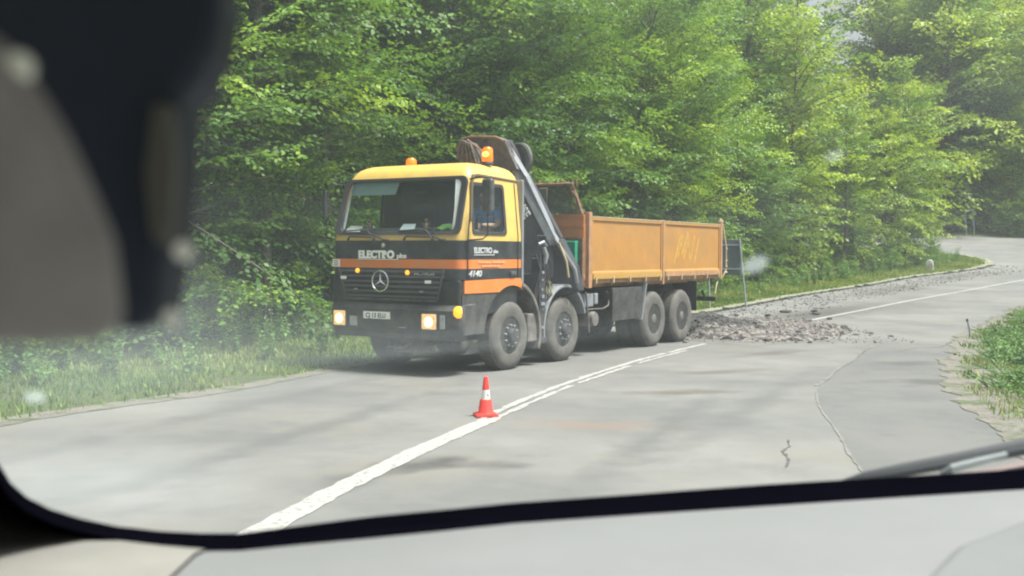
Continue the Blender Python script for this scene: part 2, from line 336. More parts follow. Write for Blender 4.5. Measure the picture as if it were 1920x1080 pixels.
def make_crown(H, Rm, nb, lf, z0=.5, dens=1., droop=.25, peak=.4, seed=1, upright=.9):
    r = np.random.default_rng(seed); Q = []; T = []; mb = MB()
    lean = r.normal(0, .03, 2)
    tk = [(lean[0] * z * math.sin(z * .3), lean[1] * z, z) for z in np.linspace(-.4, H * .96, 9)]
    mb.tube(tk, [max(.012, H * .0135 * (1 - i / 8.6)) for i in range(9)], 7)
    for i in range(nb):
        f = (i + .5) / nb; z = z0 + (H - z0) * f ** 1.05; az = i * 2.39996 + r.normal(0, .3)
        prof = (min(1, (f / peak) ** .35) if f < peak else max(.1, 1 - ((f - peak) / (1 - peak)) ** 2.6) ** .75) * .97 + .03
        Lb = Rm * prof * r.uniform(.5, 1.22); el = (.02 + upright * f ** 1.3) + r.normal(0, .22)
        d0 = np.array([math.cos(az) * math.cos(el), math.sin(az) * math.cos(el), math.sin(el)])
        n = 9; ts = np.linspace(0, 1, n); base = np.array([np.interp(z, [q[2] for q in tk], [q[0] for q in tk]), np.interp(z, [q[2] for q in tk], [q[1] for q in tk]), z])
        wob = np.cross(d0, [0, 0, 1.]) * r.normal(0, .12) * Lb
        pts = base + d0 * (ts * Lb)[:, None] + np.outer(ts ** 2, wob) - np.outer(ts ** 2.2, [0, 0, droop * Lb * r.uniform(.3, 1.1)])
        mb.tube(pts[::2], [max(.006, .011 * Lb * (1 - .85 * q)) for q in ts[::2]], 4, cap=False)
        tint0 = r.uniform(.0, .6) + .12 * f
        roll = r.normal(0, .36)
        ntw = max(6, int(Lb / .125 * dens))
        for k in range(ntw):
            tt = .16 + .84 * (k + .5) / ntw; a = tt * (n - 1); i0 = min(int(a), n - 2); p = pts[i0] + (pts[i0 + 1] - pts[i0]) * (a - i0)
            d, s, u = rot_basis(pts[i0 + 1] - pts[i0], roll); sg = 1 if k % 2 else -1
            dd = d * r.uniform(.5, .9) + s * sg * r.uniform(.6, 1.0) + u * r.normal(.02, .24); dd /= np.linalg.norm(dd)
            Lt = min(1.25, Lb * .42) * (1 - .55 * tt) * r.uniform(.6, 1.2) + .12
            m_ = max(3, int(Lt / (lf * .52))); q = (np.arange(m_) + .6) / m_
            P = p + dd * (q * Lt)[:, None] - np.outer(q ** 2, [0, 0, .16 * Lt]); P = P + r.normal(0, lf * .16, P.shape)
            d2, s2, u2 = rot_basis(dd, roll * .6 + r.normal(0, .2)); sgn = np.where(np.arange(m_) % 2, 1, -1)[:, None]
            D = d2 * .75 + s2 * sgn * .75 + r.normal(0, .26, (m_, 3)); D[:, 2] -= .2; D /= np.linalg.norm(D, axis=1)[:, None]
            U = u2 + r.normal(0, .35, (m_, 3)); Sd = np.cross(D, U); Sd /= np.linalg.norm(Sd, axis=1)[:, None]; U = np.cross(Sd, D)
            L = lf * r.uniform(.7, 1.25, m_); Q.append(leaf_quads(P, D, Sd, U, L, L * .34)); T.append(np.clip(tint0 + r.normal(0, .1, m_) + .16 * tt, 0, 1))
    Q = np.concatenate(Q); T = np.concatenate(T); c = Q[:, 0]; f1 = np.sin(c[:, 0] * 1.1 + seed) * np.sin(c[:, 1] * 1.3 + seed * 2) * np.sin(c[:, 2] * .9 + seed)
    return Q.reshape(-1, 3), np.clip(T + .22 * f1, 0, 1), mb

def make_tree(name, H, Rm, nb, lf, lm, seed, **k):
    Q, T, mb = make_crown(H, Rm, nb, lf, seed=seed, **k); root = empty(name, (0, 0, -500))
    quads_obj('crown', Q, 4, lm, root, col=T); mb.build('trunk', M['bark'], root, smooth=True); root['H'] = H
    return root
near_protos = [make_tree('tree', 11, 4.2, 104, .13, M['leaf'], 3, z0=1.2, peak=.45), make_tree('tree', 12.5, 4.6, 104, .135, M['leaf'], 5, z0=1.5, peak=.55, droop=.3),
               make_tree('tree', 10, 4.0, 98, .125, M['leaf2'], 9, droop=.15, upright=1.25), make_tree('tree', 13, 4.2, 106, .135, M['leaf2'], 13, z0=1.7, peak=.45, upright=1.1)]
far_protos = [make_tree('tree', 17, 5.2, 84, .27, M['leaf3'], 21, z0=.4, dens=.62, peak=.5), make_tree('tree', 15.5, 5.6, 84, .27, M['leaf3'], 23, z0=.3, dens=.62, droop=.3), make_tree('tree', 18.5, 5.0, 96, .27, M['leaf'], 29, z0=.6, dens=.6, peak=.55)]
# shrubs and tall weeds
def make_weed(seed, H, n, lf, name='weed_plant', lm=None, spread=.25):
    r = np.random.default_rng(seed); Q = []; T = []; mb = MB(); root = empty(name, (0, 0, -500))
    for k in range(n):
        a = r.uniform(0, 6.28); h = H * r.uniform(.6, 1.1); dx, dy = math.cos(a) * spread * r.uniform(.1, 1), math.sin(a) * spread * r.uniform(.1, 1)
        pts = np.array([(dx * t_ * (1 + t_), dy * t_ * (1 + t_), h * t_) for t_ in np.linspace(0, 1, 6)]); pts += [dx * .6, dy * .6, 0]
        mb.tube(pts, [.006 * (1.2 - t_) + .002 for t_ in np.linspace(0, 1, 6)], 3, cap=False)
        m_ = int(h / .035); q = r.uniform(.12, 1, m_); P = np.stack([np.interp(q, np.linspace(0, 1, 6), pts[:, c]) for c in range(3)], 1)
        az = r.uniform(0, 6.28, m_); el = r.uniform(-.5, .6, m_); D = np.stack([np.cos(az) * np.cos(el), np.sin(az) * np.cos(el), np.sin(el)], 1)
        U = np.array([0, 0, 1.]) + r.normal(0, .3, (m_, 3)); Sd = np.cross(D, U); Sd /= np.linalg.norm(Sd, axis=1)[:, None]; U = np.cross(Sd, D)
        L = lf * r.uniform(.6, 1.3, m_) * (1.25 - .7 * q); Q.append(leaf_quads(P, D, Sd, U, L, L * .28)); T.append(np.clip(r.uniform(.1, .6) + r.normal(0, .1, m_) + .2 * q, 0, 1))
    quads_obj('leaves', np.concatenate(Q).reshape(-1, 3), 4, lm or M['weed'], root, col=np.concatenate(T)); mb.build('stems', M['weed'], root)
    return root
weeds = [make_weed(41, 1.3, 7, .16), make_weed(42, .9, 9, .14, spread=.35), make_weed(43, 1.6, 4, .17, spread=.15)]
low = [make_weed(44, .34, 16, .10, spread=.22), make_weed(45, .22, 16, .085, spread=.26)]
shrubs = []
for sd_, h_, r_ in ((51, 2.3, 1.2), (52, 1.8, 1.3), (53, 2.9, 1.35)):
    Q, T, mb = make_crown(h_, r_, 46, .11, z0=.1, dens=1.3, peak=.45, seed=sd_); root = empty('shrub', (0, 0, -500))
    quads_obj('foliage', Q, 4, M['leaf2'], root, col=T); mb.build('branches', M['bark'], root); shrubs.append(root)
used = set()
def plant(protos, k, x, y, s, label, cat, group, rz=None, zoff=0):
    pr = protos[k % len(protos)]
    if pr.name in used: o = copy_tree(pr)
    else: o = pr; used.add(pr.name)
    o.location = (x, y, hz(x, y) - .05 + zoff); o.rotation_euler = (0, 0, random.uniform(0, 6.28) if rz is None else rz); s_ = s * random.uniform(.95, 1.05)
    o.scale = (s_, s_, s * random.uniform(.95, 1.08)); tag(o, label, cat, group); return o
def side_of(x): return x
Lr = resample(LEFT, 500); Tn = np.gradient(Lr, axis=0); Tn /= np.linalg.norm(Tn, axis=1)[:, None]; Ln = np.stack([-Tn[:, 1], Tn[:, 0]], 1)
arc = np.r_[0, np.cumsum(np.linalg.norm(np.diff(Lr, axis=0), axis=1))]
def at_left(s, off):
    i = int(np.clip(np.searchsorted(arc, s), 0, 499)); return Lr[i] + Ln[i] * off
def in_view(x, y, mrg=4):
    az = math.degrees(math.atan2(x, y)); return y > 2 and -24.9 - mrg < az < 24.9 + mrg
ZN = ['at the left side behind the hanging mirror', 'left of the truck cab', 'behind the truck cab', 'behind the orange truck bed', 'between the truck and the sign posts', 'right of the road sign', 'near the grass tip inside the bend', 'beyond the bend at the right edge']
def zone(x, y):
    px = px_of(x, y, 0)[0]; return ZN[int(np.searchsorted([400, 640, 990, 1330, 1480, 1640, 1810], px))]
def px_of(x, y, z):
    d = Vector((x, y, z - CH)); zz = d.dot(cF); return 960 + FPX * d.dot(cR) / zz, 540 - FPX * d.dot(cU) / zz
ntree = 0
LAB = 'forest tree in the dense green wall of trees along the far side of the road'
smax = arc[np.argmax(Lr[:, 1] > 82)]
for row, (off, st, protos, sc) in enumerate(((5.6, 3.3, near_protos, .92), (9.5, 3.9, near_protos, 1.3), (14.5, 5.2, far_protos, 1.0), (21, 7, far_protos, 1.1))):
    s = 8 + row
    while s < smax:
        x, y = at_left(s, off + random.uniform(-.9, .9)); s += st * random.uniform(.8, 1.2)
        if not in_view(x, y, 10) or dist_out([(x, y)])[0] < 3.6: continue
        sc_ = sc * random.uniform(.85, 1.15)
        xp, yp = px_of(x, y, hz(x, y) + 12 * sc_)
        pr = protos if (y < 60 or row > 1) else far_protos
        if pr is far_protos and protos is not far_protos: sc_ *= .75
        if 1480 < xp < 1740 and row >= 2: sc_ *= .55
        elif 1540 < xp < 1680: sc_ *= (.88, .66)[row]
        plant(pr, random.randrange(9), x, y, sc_, ('forest edge tree with branches to the ground, ', 'taller leafy tree of the second row, ', 'tall tree deeper in the forest, ', 'tall back row tree up the slope, ')[row] + zone(x, y), 'tree', 'trees lining the road'); ntree += 1
for i in range(75):
    x = random.uniform(22, 92); y = random.uniform(105, 150)
    if dist_out([(x, y)])[0] < 3.5 or not in_view(x, y, 5): continue
    az = math.degrees(math.atan2(x, y)); sc_ = random.uniform(1.2, 1.6)
    if az < 18.3: sc_ *= .5
    plant(far_protos, random.randrange(9), x, y, sc_, ('broadleaf tree behind the far road edge, ' if y < 120 else 'broadleaf tree up the far slope, ') + zone(x, y), 'tree', 'trees beyond the bend'); ntree += 1
for i in range(100):
    s_ = i / 100; q = RIGHT[int(len(RIGHT) * (.52 + .46 * s_))]; P_ = np.array([q + np.array([math.cos(a), math.sin(a)]) * random.uniform(1.2, 3.2) for a in np.linspace(0, 6.28, 12)]); P_ = P_[dist_out(P_) > 1.0]
    P_ = P_[np.abs(P_[:, 0] - 42) > 3.0] if len(P_) else P_
    if len(P_) and q[1] > 70 and in_view(P_[0][0], P_[0][1], 4): p_ = random.choice(list(P_)); plant(shrubs, i, p_[0], p_[1], random.uniform(.9, 1.5), 'leafy shrub on the far bank of the bend, ' + ('left of the sign posts' if p_[0] < 41 else 'just right of the sign posts' if p_[0] < 47 else 'at the right edge'), 'shrub', 'shrubs at the forest edge')
for (x, y, s_) in ((60, 84, 1.0), (59, 93, 1.1), (57, 76, 1.0), (56, 101, 1.1), (50, 105, 1.1), (44, 106.5, 1.0), (38, 106, .8)):
    plant(far_protos, random.randrange(9), x, y, s_, 'broadleaf tree on the slope beyond the bend of the road', 'tree', 'trees beyond the bend')

s = 10; x = y = 0
while s < smax + 6:
    x, y = at_left(s, random.uniform(3.0, 4.4)); s += random.uniform(2.2, 4.2)
    if in_view(x, y, 6) and dist_out([(x, y)])[0] > 2.2: plant(shrubs, random.randrange(9), x, y, random.uniform(.35, .62), 'leafy shrub at the foot of the trees, ' + zone(x, y), 'shrub', 'shrubs at the forest edge')
s = 10; x = y = 0
while s < smax + 4:
    x, y = at_left(s, random.uniform(1.7, 3.9)); s += random.uniform(.22, .5) * (1 if y < 32 else 2.2)
    if in_view(x, y, 5) and dist_out([(x, y)])[0] > 1.2: plant(weeds, random.randrange(9), x, y, random.uniform(.45, .85), 'tall leafy weed in the grass verge, ' + zone(x, y), 'weed', 'tall weeds in the verge')
for i in range(260):
    k = random.random(); base = RIGHT[np.argmin(abs(RIGHT[:, 1] - (11.5 + 30 * k ** 1.3)))]
    x, y = base[0] + random.uniform(.35, 3.6), base[1] + random.uniform(-.5, .5)
    if in_view(x, y, 5) and dist_out([(x, y)])[0] > .5: plant(low, i, x, y, random.uniform(.6, 1.3), 'low leafy weed on the near right verge, ' + ('its closest part' if y < 15 else 'its nearer middle' if y < 19 else 'its middle part' if y < 24 else 'just beyond the stake' if y < 28 else 'well beyond the stake' if y < 34 else 'its far end') + (', along the gravel edge' if dist_out([(x, y)])[0] < 1.5 else ', deeper in the grass'), 'weed', 'weeds on the near verge')

def grass(name, spots, hmin, hmax, label):
    P = np.array(spots); n = len(P); Z = height(P); a = rng.uniform(0, 6.28, n); h = rng.uniform(hmin, hmax, n) * (.5 + .5 * rng.random(n)); wd = rng.uniform(.006, .014, n) * (1 + P[:, 1] / 25)
    b = np.column_stack([P, Z - .02]); sdv = np.column_stack([np.cos(a), np.sin(a), 0 * a]); ln = rng.normal(0, .3, (n, 2)) * h[:, None]
    V = np.stack([b - sdv * wd[:, None], b + sdv * wd[:, None], b + np.column_stack([ln, h])], 1)
    return tag(quads_obj(name, V, 3, M['grass'], col=np.clip(rng.normal(.45, .25, n) + .35 * (np.sin(P[:, 0] * .9) * np.sin(P[:, 1] * .7 + 1)), 0, 1)), label, 'grass', kind='stuff')
sp = []
for _ in range(130000):
    s = 6 + (smax - 2) * random.random() ** 1.25; off = .16 + 3.8 * random.random() ** .9; i = min(499, int(np.searchsorted(arc, s))); q = Lr[i] + Ln[i] * (off + random.gauss(0, .05)) + np.array([random.gauss(0, .12), random.gauss(0, .12)])
    if math.sin(q[0] * 2.1) * math.sin(q[1] * 1.7) < -.55 and off < .8: continue
    if in_view(q[0], q[1], 6): sp.append(q)
sp = np.array(sp); sp = sp[dist_out(sp) > .05]
grass('grass', sp, .04, .17, 'rough yellow green grass on the verge in front of the trees')
sp = []
RR = RIGHT[(RIGHT[:, 1] > 10) & (RIGHT[:, 1] < 48)]
for _ in range(110000):
    i = int(len(RR) * random.random() ** 1.3); q = RR[i] + (RR[min(i + 1, len(RR) - 1)] - RR[i]) * random.random()
    off = .02 + 7 * random.random() ** 1.3; p_ = q + np.array([off * .9 + random.gauss(0, .1), -off * .35 + random.gauss(0, .3)])
    if in_view(p_[0], p_[1], 3) and not (math.sin(p_[0] * 1.9 + 1) * math.sin(p_[1] * 1.3) < -.35 and off < .7): sp.append(p_)
sp = np.array(sp); dd_ = dist_out(sp); sp = sp[(dd_ > .08) & ((dd_ > 1.2) | (rng.random(len(sp)) < .2 + .6 * dd_) & (np.sin(sp[:, 0] * 3.1) * np.sin(sp[:, 1] * 2.3) > -.35))]
grass('grass', sp, .04, .17, 'bright green grass on the near verge at the right')

# ------------------------------------------------------------ truck (local x = back from the front face, y = across to its far side, z up)
TYAW = .56414
truck = empty('tipper_truck', (-.76847, 16.07728, 0), math.atan2(math.cos(TYAW), math.sin(TYAW)))
tag(truck, 'yellow, black and orange four axle tipper truck with a folded crane behind the cab', 'truck')
truck.matrix_world  # set by location/rotation
bX = Vector((math.sin(TYAW), math.cos(TYAW), 0)); bY = Vector((-math.cos(TYAW), math.sin(TYAW), 0)); T0 = Vector((-.76847, 16.07728, 0))
def at_plane(px, py, u):     # point of the truck's own space on the cross plane x = u
    d = cF + cR * ((px - 960) / FPX) - cU * ((py - 540) / FPX); o = Vector((0, 0, CH))
    t_ = (u - (o - T0).dot(bX)) / d.dot(bX); P = o + d * t_ - T0; return Vector((u, P.dot(bY), P.z))
K = {}
K['yellow'] = mat('yellow_paint', (.70, .47, .11), .38, var=.10, scale=2, dirt=(.36, .29, .17), dirt_amt=.5, dscale=3, coat=.3)
K['orange'] = mat('orange_paint', (.78, .20, .035), .4, var=.08, scale=2, dirt=(.42, .3, .15), dirt_amt=.5, dscale=2.5, coat=.2)
K['black'] = mat('black_paint', (.022, .026, .034), .35, var=.2, scale=3, dirt=(.10, .10, .095), dirt_amt=.4, dscale=3)
K['plastic'] = mat('dark_plastic', (.045, .048, .052), .6, var=.3, scale=4, dirt=(.15, .14, .125), dirt_amt=.6, dscale=3.5)
K['dusty'] = mat('dusty_plastic', (.11, .105, .10), .85, var=.3, scale=4, dirt=(.24, .22, .20), dirt_amt=.7, dscale=4)
K['slat'] = mat('grille_slat', (.10, .105, .115), .5, var=.2, scale=4)
K['bed'] = mat('ochre_board_paint', (.43, .205, .046), .6, var=.14, scale=1.5, dirt=(.30, .18, .07), dirt_amt=.7, dscale=1.8, bump=.25)
K['bedlow'] = mat('mustard_board_paint', (.42, .25, .05), .55, var=.1, scale=2, dirt=(.4, .24, .12), dirt_amt=.7, dscale=3)
K['beddull'] = mat('faded_orange_frame', (.42, .235, .12), .65, var=.2, scale=4, dirt=(.22, .13, .08), dirt_amt=.8, dscale=5)
K['edge'] = mat('worn_pale_edge', (.46, .38, .24), .6, var=.3, scale=10)
K['bedfront'] = mat('orange_headboard', (.55, .20, .06), .6, var=.15, scale=3, dirt=(.3, .14, .07), dirt_amt=.6, dscale=4)
K['rust'] = mat('rust', (.16, .085, .055), .85, var=.4, scale=12, dirt=(.3, .2, .14), dirt_amt=.7, dscale=9)
K['steel'] = mat('grey_painted_steel', (.30, .32, .36), .45, metal=.3, var=.15, scale=5, dirt=(.2, .19, .18), dirt_amt=.5)
K['darksteel'] = mat('dark_steel', (.045, .05, .062), .5, metal=.2, var=.3, scale=5, dirt=(.13, .12, .115), dirt_amt=.5)
K['chassis'] = mat('chassis_grime', (.035, .036, .038), .8, var=.4, scale=6, dirt=(.10, .095, .09), dirt_amt=.5)
K['chrome'] = mat('bright_metal', (.72, .74, .76), .22, metal=.9, var=.05)
K['white'] = mat('white_lettering', (.93, .93, .92), .5, var=.04)
K['palegrey'] = mat('pale_lettering', (.5, .52, .54), .5, var=.05)
K['green'] = mat('green_box_paint', (.02, .30, .19), .5, var=.12, scale=5)
K['tyre'] = mat('dusty_tyre', (.095, .092, .088), .9, var=.3, scale=7, dirt=(.16, .15, .135), dirt_amt=.6, dscale=4, bump=.2)
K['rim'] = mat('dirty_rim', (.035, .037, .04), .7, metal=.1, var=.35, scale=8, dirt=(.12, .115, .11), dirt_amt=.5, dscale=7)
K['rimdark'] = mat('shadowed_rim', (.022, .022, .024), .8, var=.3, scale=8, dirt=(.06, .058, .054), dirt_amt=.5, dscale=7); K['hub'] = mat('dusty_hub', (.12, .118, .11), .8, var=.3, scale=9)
K['rubber'] = mat('rubber_seal', (.03, .03, .034), .6, var=.1)
K['cloth'] = mat('cab_cloth', (.035, .04, .045), .95, var=.2)
K['curtain'] = mat('white_curtain', (.75, .8, .8), .9, var=.06)
K['visor'] = mat('pale_sun_visor', (.30, .40, .42), .7, var=.05)
K['warm'] = mat('lit_headlamp', (.55, .42, .27), .25, var=.6, scale=22, emit=((1.0, .55, .2), .40)); K['bulb'] = mat('headlamp_bulb', (.9, .8, .6), .3, var=.1, emit=((1.0, .72, .38), 1.1))
K['amber'] = mat('lit_amber_lens', (.9, .4, .02), .3, var=.05, emit=((1.0, .42, .02), .75))
K['beacon'] = mat('lit_orange_beacon', (.9, .16, .01), .25, var=.05, emit=((1.0, .16, .01), .65))
K['beaconlit'] = mat('glowing_lamp', (1, .5, .1), .25, var=.05, emit=((1.0, .40, .05), 2.2))
K['foglamp'] = mat('fog_lamp_glass', (.42, .43, .44), .2, var=.2, scale=9)
def glass(name, tint, fac=.25):
    m = bpy.data.materials.new(name); m.use_nodes = True; N = m.node_tree.nodes; L = m.node_tree.links
    tr = N.new('ShaderNodeBsdfTransparent'); tr.inputs[0].default_value = (*tint, 1); gl = N.new('ShaderNodeBsdfGlossy'); gl.inputs['Roughness'].default_value = .06; gl.inputs[0].default_value = (.85, .95, .95, 1)
    fr = N.new('ShaderNodeMath'); fr.operation = 'POWER'; fr.inputs[1].default_value = 4; lw = N.new('ShaderNodeLayerWeight'); lw.inputs[0].default_value = .5; L.new(lw.outputs['Facing'], fr.inputs[0]); ma = N.new('ShaderNodeMath'); ma.operation = 'MULTIPLY_ADD'; ma.inputs[1].default_value = .6; ma.inputs[2].default_value = .035
    ms = N.new('ShaderNodeMixShader'); L.new(fr.outputs[0], ma.inputs[0]); L.new(ma.outputs[0], ms.inputs[0]); L.new(tr.outputs[0], ms.inputs[1]); L.new(gl.outputs[0], ms.inputs[2])
    L.new(ms.outputs[0], N['Material Output'].inputs['Surface']); return m
K['glass'] = glass('cab_glass', (.82, .88, .88))

# --- cab shell: loft of rounded sections
def interp(z, tab): return float(np.interp(z, [a for a, b in tab], [b for a, b in tab]))
X0 = [(1.0, .06), (1.4, .04), (2.05, .06), (2.14, .09), (2.96, .34), (3.02, .37), (3.12, .44), (3.19, .58), (3.22, .8)]
Y0 = [(1.0, 0.0), (2.05, 0.0), (2.14, .005), (2.96, .085), (3.02, .095), (3.12, .16), (3.19, .27), (3.22, .45)]
XR = [(1.0, 1.76), (2.9, 1.75), (3.05, 1.73), (3.15, 1.66), (3.22, 1.45)]
zs_ = [1.44, 1.60, 1.735, 1.90, 2.02, 2.135, 2.20, 2.35, 2.55, 2.75, 2.86, 2.955, 3.0, 3.04, 3.09, 3.13, 3.165, 3.195, 3.215]
def section(z):
    x0, y0, x1 = interp(z, X0), interp(z, Y0), interp(z, XR); y1 = 2.5 - y0; r = .13
    wf = .375 + .06 * (z - 2.14) / .75; wr = 1.24
    pts = []
    pts += [(x0, y1 - r), *[(x0 + .0, y1 - r - (y1 - y0 - 2 * r) * k_ / 6) for k_ in range(1, 6)], (x0, y0 + r)]      # front, far to near: 0..6
    for a in (22.5, 45, 67.5): pts.append((x0 + r - r * math.cos(R_(a)), y0 + r - r * math.sin(R_(a))))                 # 7,8,9
    pts += [(x0 + r, y0), (wf if z > 2.1 and z < 2.9 else max(wf, x0 + r + .02), y0), (wr, y0), (x1 - .06, y0), (x1, y0 + .06)]  # 10..14
    pts += [(x1, y1 - .06), (x1 - .06, y1), (wr, y1), (max(wf, x0 + r + .02), y1), (x0 + r, y1)]                        # 15..19
    for a in (67.5, 45, 22.5): pts.append((x0 + r - r * math.cos(R_(a)), y1 - r + r * math.sin(R_(a))))                 # 20..22
    return [(x + (0 if i not in (1, 2, 3, 4, 5) else -.015 * (1 - abs(i - 3) / 3)), y, z) for i, (x, y) in enumerate(pts)]
mb = MB(); secs = [section(z) for z in zs_]; n = len(secs[0]); vs = [q for s_ in secs for q in s_]; fs = []; mi = []
for i in range(len(zs_) - 1):
    zm = (zs_[i] + zs_[i + 1]) / 2
    for k in range(n):
        side_win = (k == 11 or k == 17) and 2.135 < zm < 2.86
        ws = k in (0, 1, 2, 3, 4, 5) and 2.135 < zm < 2.955
        if side_win or ws: continue
        fs.append((i * n + k, i * n + (k + 1) % n, (i + 1) * n + (k + 1) % n, (i + 1) * n + k)); mi.append(1 if 1.735 < zm < 2.02 else 2 if 1.60 < zm < 1.735 else 1 if zm < 1.6 else 0)
fs.append(tuple((len(zs_) - 1) * n + k for k in range(n))); mi.append(0)
mb.v = vs; mb.f = fs; mb.mi = mi
mb.add([q for q in secs[0]], [tuple(range(n))], 1)
cab = mb.build('cab_body', [K['yellow'], K['black'], K['orange']], truck, smooth=True)
# panel gap of the door, drip rail, handle
mb = MB()
mb.tube([(.20, -.012, 1.46), (.20, -.012, 2.0), (.33, .03, 2.55), (.43, .075, 2.93)], .008, 4)
mb.tube([(1.60, -.006, 1.46), (1.60, -.006, 2.1), (1.60, .075, 2.93)], .007, 4)
mb.build('door_gap', K['rubber'], cab)
mb = MB(); mb.tube([(.30, .012, 2.3), (.40, .06, 2.88), (.46, .082, 2.985), (.6, .09, 3.005), (1.2, .092, 2.985), (1.70, .09, 2.965)], [.02, .026, .028, .024, .022, .022], 6); mb.build('drip_rail', mat('rail', (.12, .09, .045), .7), cab, smooth=True)
mb = MB(); mb.box((1.36, -.035, 1.49), (1.52, -.005, 1.55)); mb.build('door_handle', K['plastic'], cab, bevel=.01)
# windows
def frame(name, outer, inner, mtl, parent, d):
    mb = MB(); n_ = len(outer); O = [Vector(p) for p in outer]; I = [Vector(p) for p in inner]; d = Vector(d)
    vs_ = O + I + [p + d for p in O] + [p + d for p in I]; fs_ = []
    for i in range(n_):
        j = (i + 1) % n_
        fs_ += [(i, j, n_ + j, n_ + i), (2 * n_ + i, 3 * n_ + i, 3 * n_ + j, 2 * n_ + j), (i, 2 * n_ + i, 2 * n_ + j, j), (n_ + i, n_ + j, 3 * n_ + j, 3 * n_ + i)]
    mb.add(vs_, fs_); return mb.build(name, mtl, parent, bevel=.004)
def rrect(u0, u1, v0, v1, r, n=4):
    out = []
    for cx, cy, a0 in ((u1 - r, v1 - r, 0), (u0 + r, v1 - r, 90), (u0 + r, v0 + r, 180), (u1 - r, v0 + r, 270)):
        for k in range(n + 1): a = R_(a0 + 90 * k / n); out.append((cx + r * math.cos(a), cy + r * math.sin(a)))
    return out
def on_front(y, z, off=0.):
    x = interp(z, X0) - .015 * max(0, 1 - abs((y - 1.25) / 1.12)) - off; return (x, y, z)
def fr_pts(L, off): return [on_front(y, z, off) for y, z in L]
def taper(L):       # windscreen narrows towards the top
    return [(1.25 + (y - 1.25) * (1 - .03 * (z - 2.14)), z) for y, z in L]
o_ = taper(rrect(.045, 2.455, 2.105, 2.985, .10)); i_ = taper(rrect(.15, 2.35, 2.155, 2.935, .09))
frame('windscreen_seal', fr_pts(o_, .03), fr_pts(i_, .022), K['rubber'], truck, (.045, 0, 0))
mb = MB(); P_ = fr_pts(taper(rrect(.13, 2.37, 2.14, 2.95, .09)), -.006); c_ = on_front(1.25, 2.55, -.006); mb.add(P_ + [c_], [(i, (i + 1) % len(P_), len(P_)) for i in range(len(P_))]); mb.build('windscreen', K['glass'], truck, smooth=True)
def sw(L, off, far=False):
    out = []
    for x, z in L:
        y = interp(z, Y0) - off; xx = x + (.05 * (z - 2.14) / .75 if x < .8 else 0); out.append((xx, 2.5 - y if far else y, z))
    return out
for far in (False, True):
    o_ = rrect(.335, 1.285, 2.105, 2.895, .07); i_ = rrect(.385, 1.225, 2.16, 2.84, .06)
    frame('side_window_seal', sw(o_, .012, far), sw(i_, .012, far), K['rubber'], truck, (0, .02 * (-1 if far else 1), 0))
    mb = MB(); P_ = sw(rrect(.37, 1.25, 2.13, 2.87, .05), -.004, far); mb.add(P_, [tuple(range(len(P_)))]); mb.build('side_window', K['glass'], truck)
# lower cab: grille panel, side panels, wheel arch
mb = MB(); mb.box((.05, .03, .98), (.5, 2.47, 1.44)); mb.box((.30, .06, .9), (1.7, 2.44, 1.43), 0)
mb.build('grille_panel', K['black'], truck, bevel=.03)
mb = MB()
for i in range(6):
    z = 1.545 - i * .076; e = .0 + max(0, i - 1) * .035; y0, y1 = .29 + e, 2.27 - e * .8
    x = interp(z, X0) - .045; mb.box((x, y0, z - .012), (x + .06, y1, z + .018))
mb.build('grille', K['slat'], truck, bevel=.008)
mb = MB(); z = 1.13
mb.tube([(-.0, .28, 1.58), (-.0, .40, 1.12), (.0, 2.14, 1.12), (.0, 2.30, 1.58)], .022, 6); mb.build('grille_surround', K['plastic'], truck, smooth=True)
# emblem ring with three spokes
em = Matrix.Translation((-.045, 1.44, 1.40)) @ Matrix.Rotation(R_(-90), 4, 'Y')
mb = MB(); mb.lathe([(.150, -.012), (.168, -.006), (.168, .006), (.150, .012), (.143, 0)], em, 36, close=True)
for k in range(3):
    a = R_(90 + 120 * k); d = Vector((0, math.cos(a), math.sin(a))); sd_ = Vector((0, -d.z, d.y)); c = Vector((-.045, 1.44, 1.40))
    mb.add([c + d * .152, c + sd_ * .022 - d * .0, c - sd_ * .022, c + Vector((-.018, 0, 0)), c + Vector((.012, 0, 0))], [(0, 1, 3), (0, 3, 2), (0, 4, 1), (0, 2, 4), (1, 4, 2, 3)])
mb.build('star_emblem', K['chrome'], truck, smooth=False)
mb = MB(); mb.lathe([(.0, -.02), (.035, -.012), (.042, 0), (.042, .02)], Matrix.Translation((.035, 1.45, 1.945)) @ Matrix.Rotation(R_(90), 4, 'Y'), 16); mb.build('badge', K['chrome'], truck, smooth=True)
for y, z in ((.56, 1.40), (2.20, 1.44)):
    mb = MB(); mb.box((-.02, y - .055, z - .022), (.0, y + .055, z + .022)); mb.build('marker_light', K['white'], truck, bevel=.006)
for y, z in ((.68, 1.255), (1.95, 1.27)):
    mb = MB(); mb.box((-.02, y - .035, z - .012), (.0, y + .035, z + .012)); mb.build('latch', K['steel'], truck, bevel=.004)
for y, z in ((1.92, 1.555), (.95, 1.535)):
    mb = MB(); mb.lathe([(.0, -.02), (.025, -.014), (.036, 0), (.036, .02)], Matrix.Translation((-.015, y, z)) @ Matrix.Rotation(R_(90), 4, 'Y'), 12); mb.build('marker_light', K['amber'], truck, smooth=True)
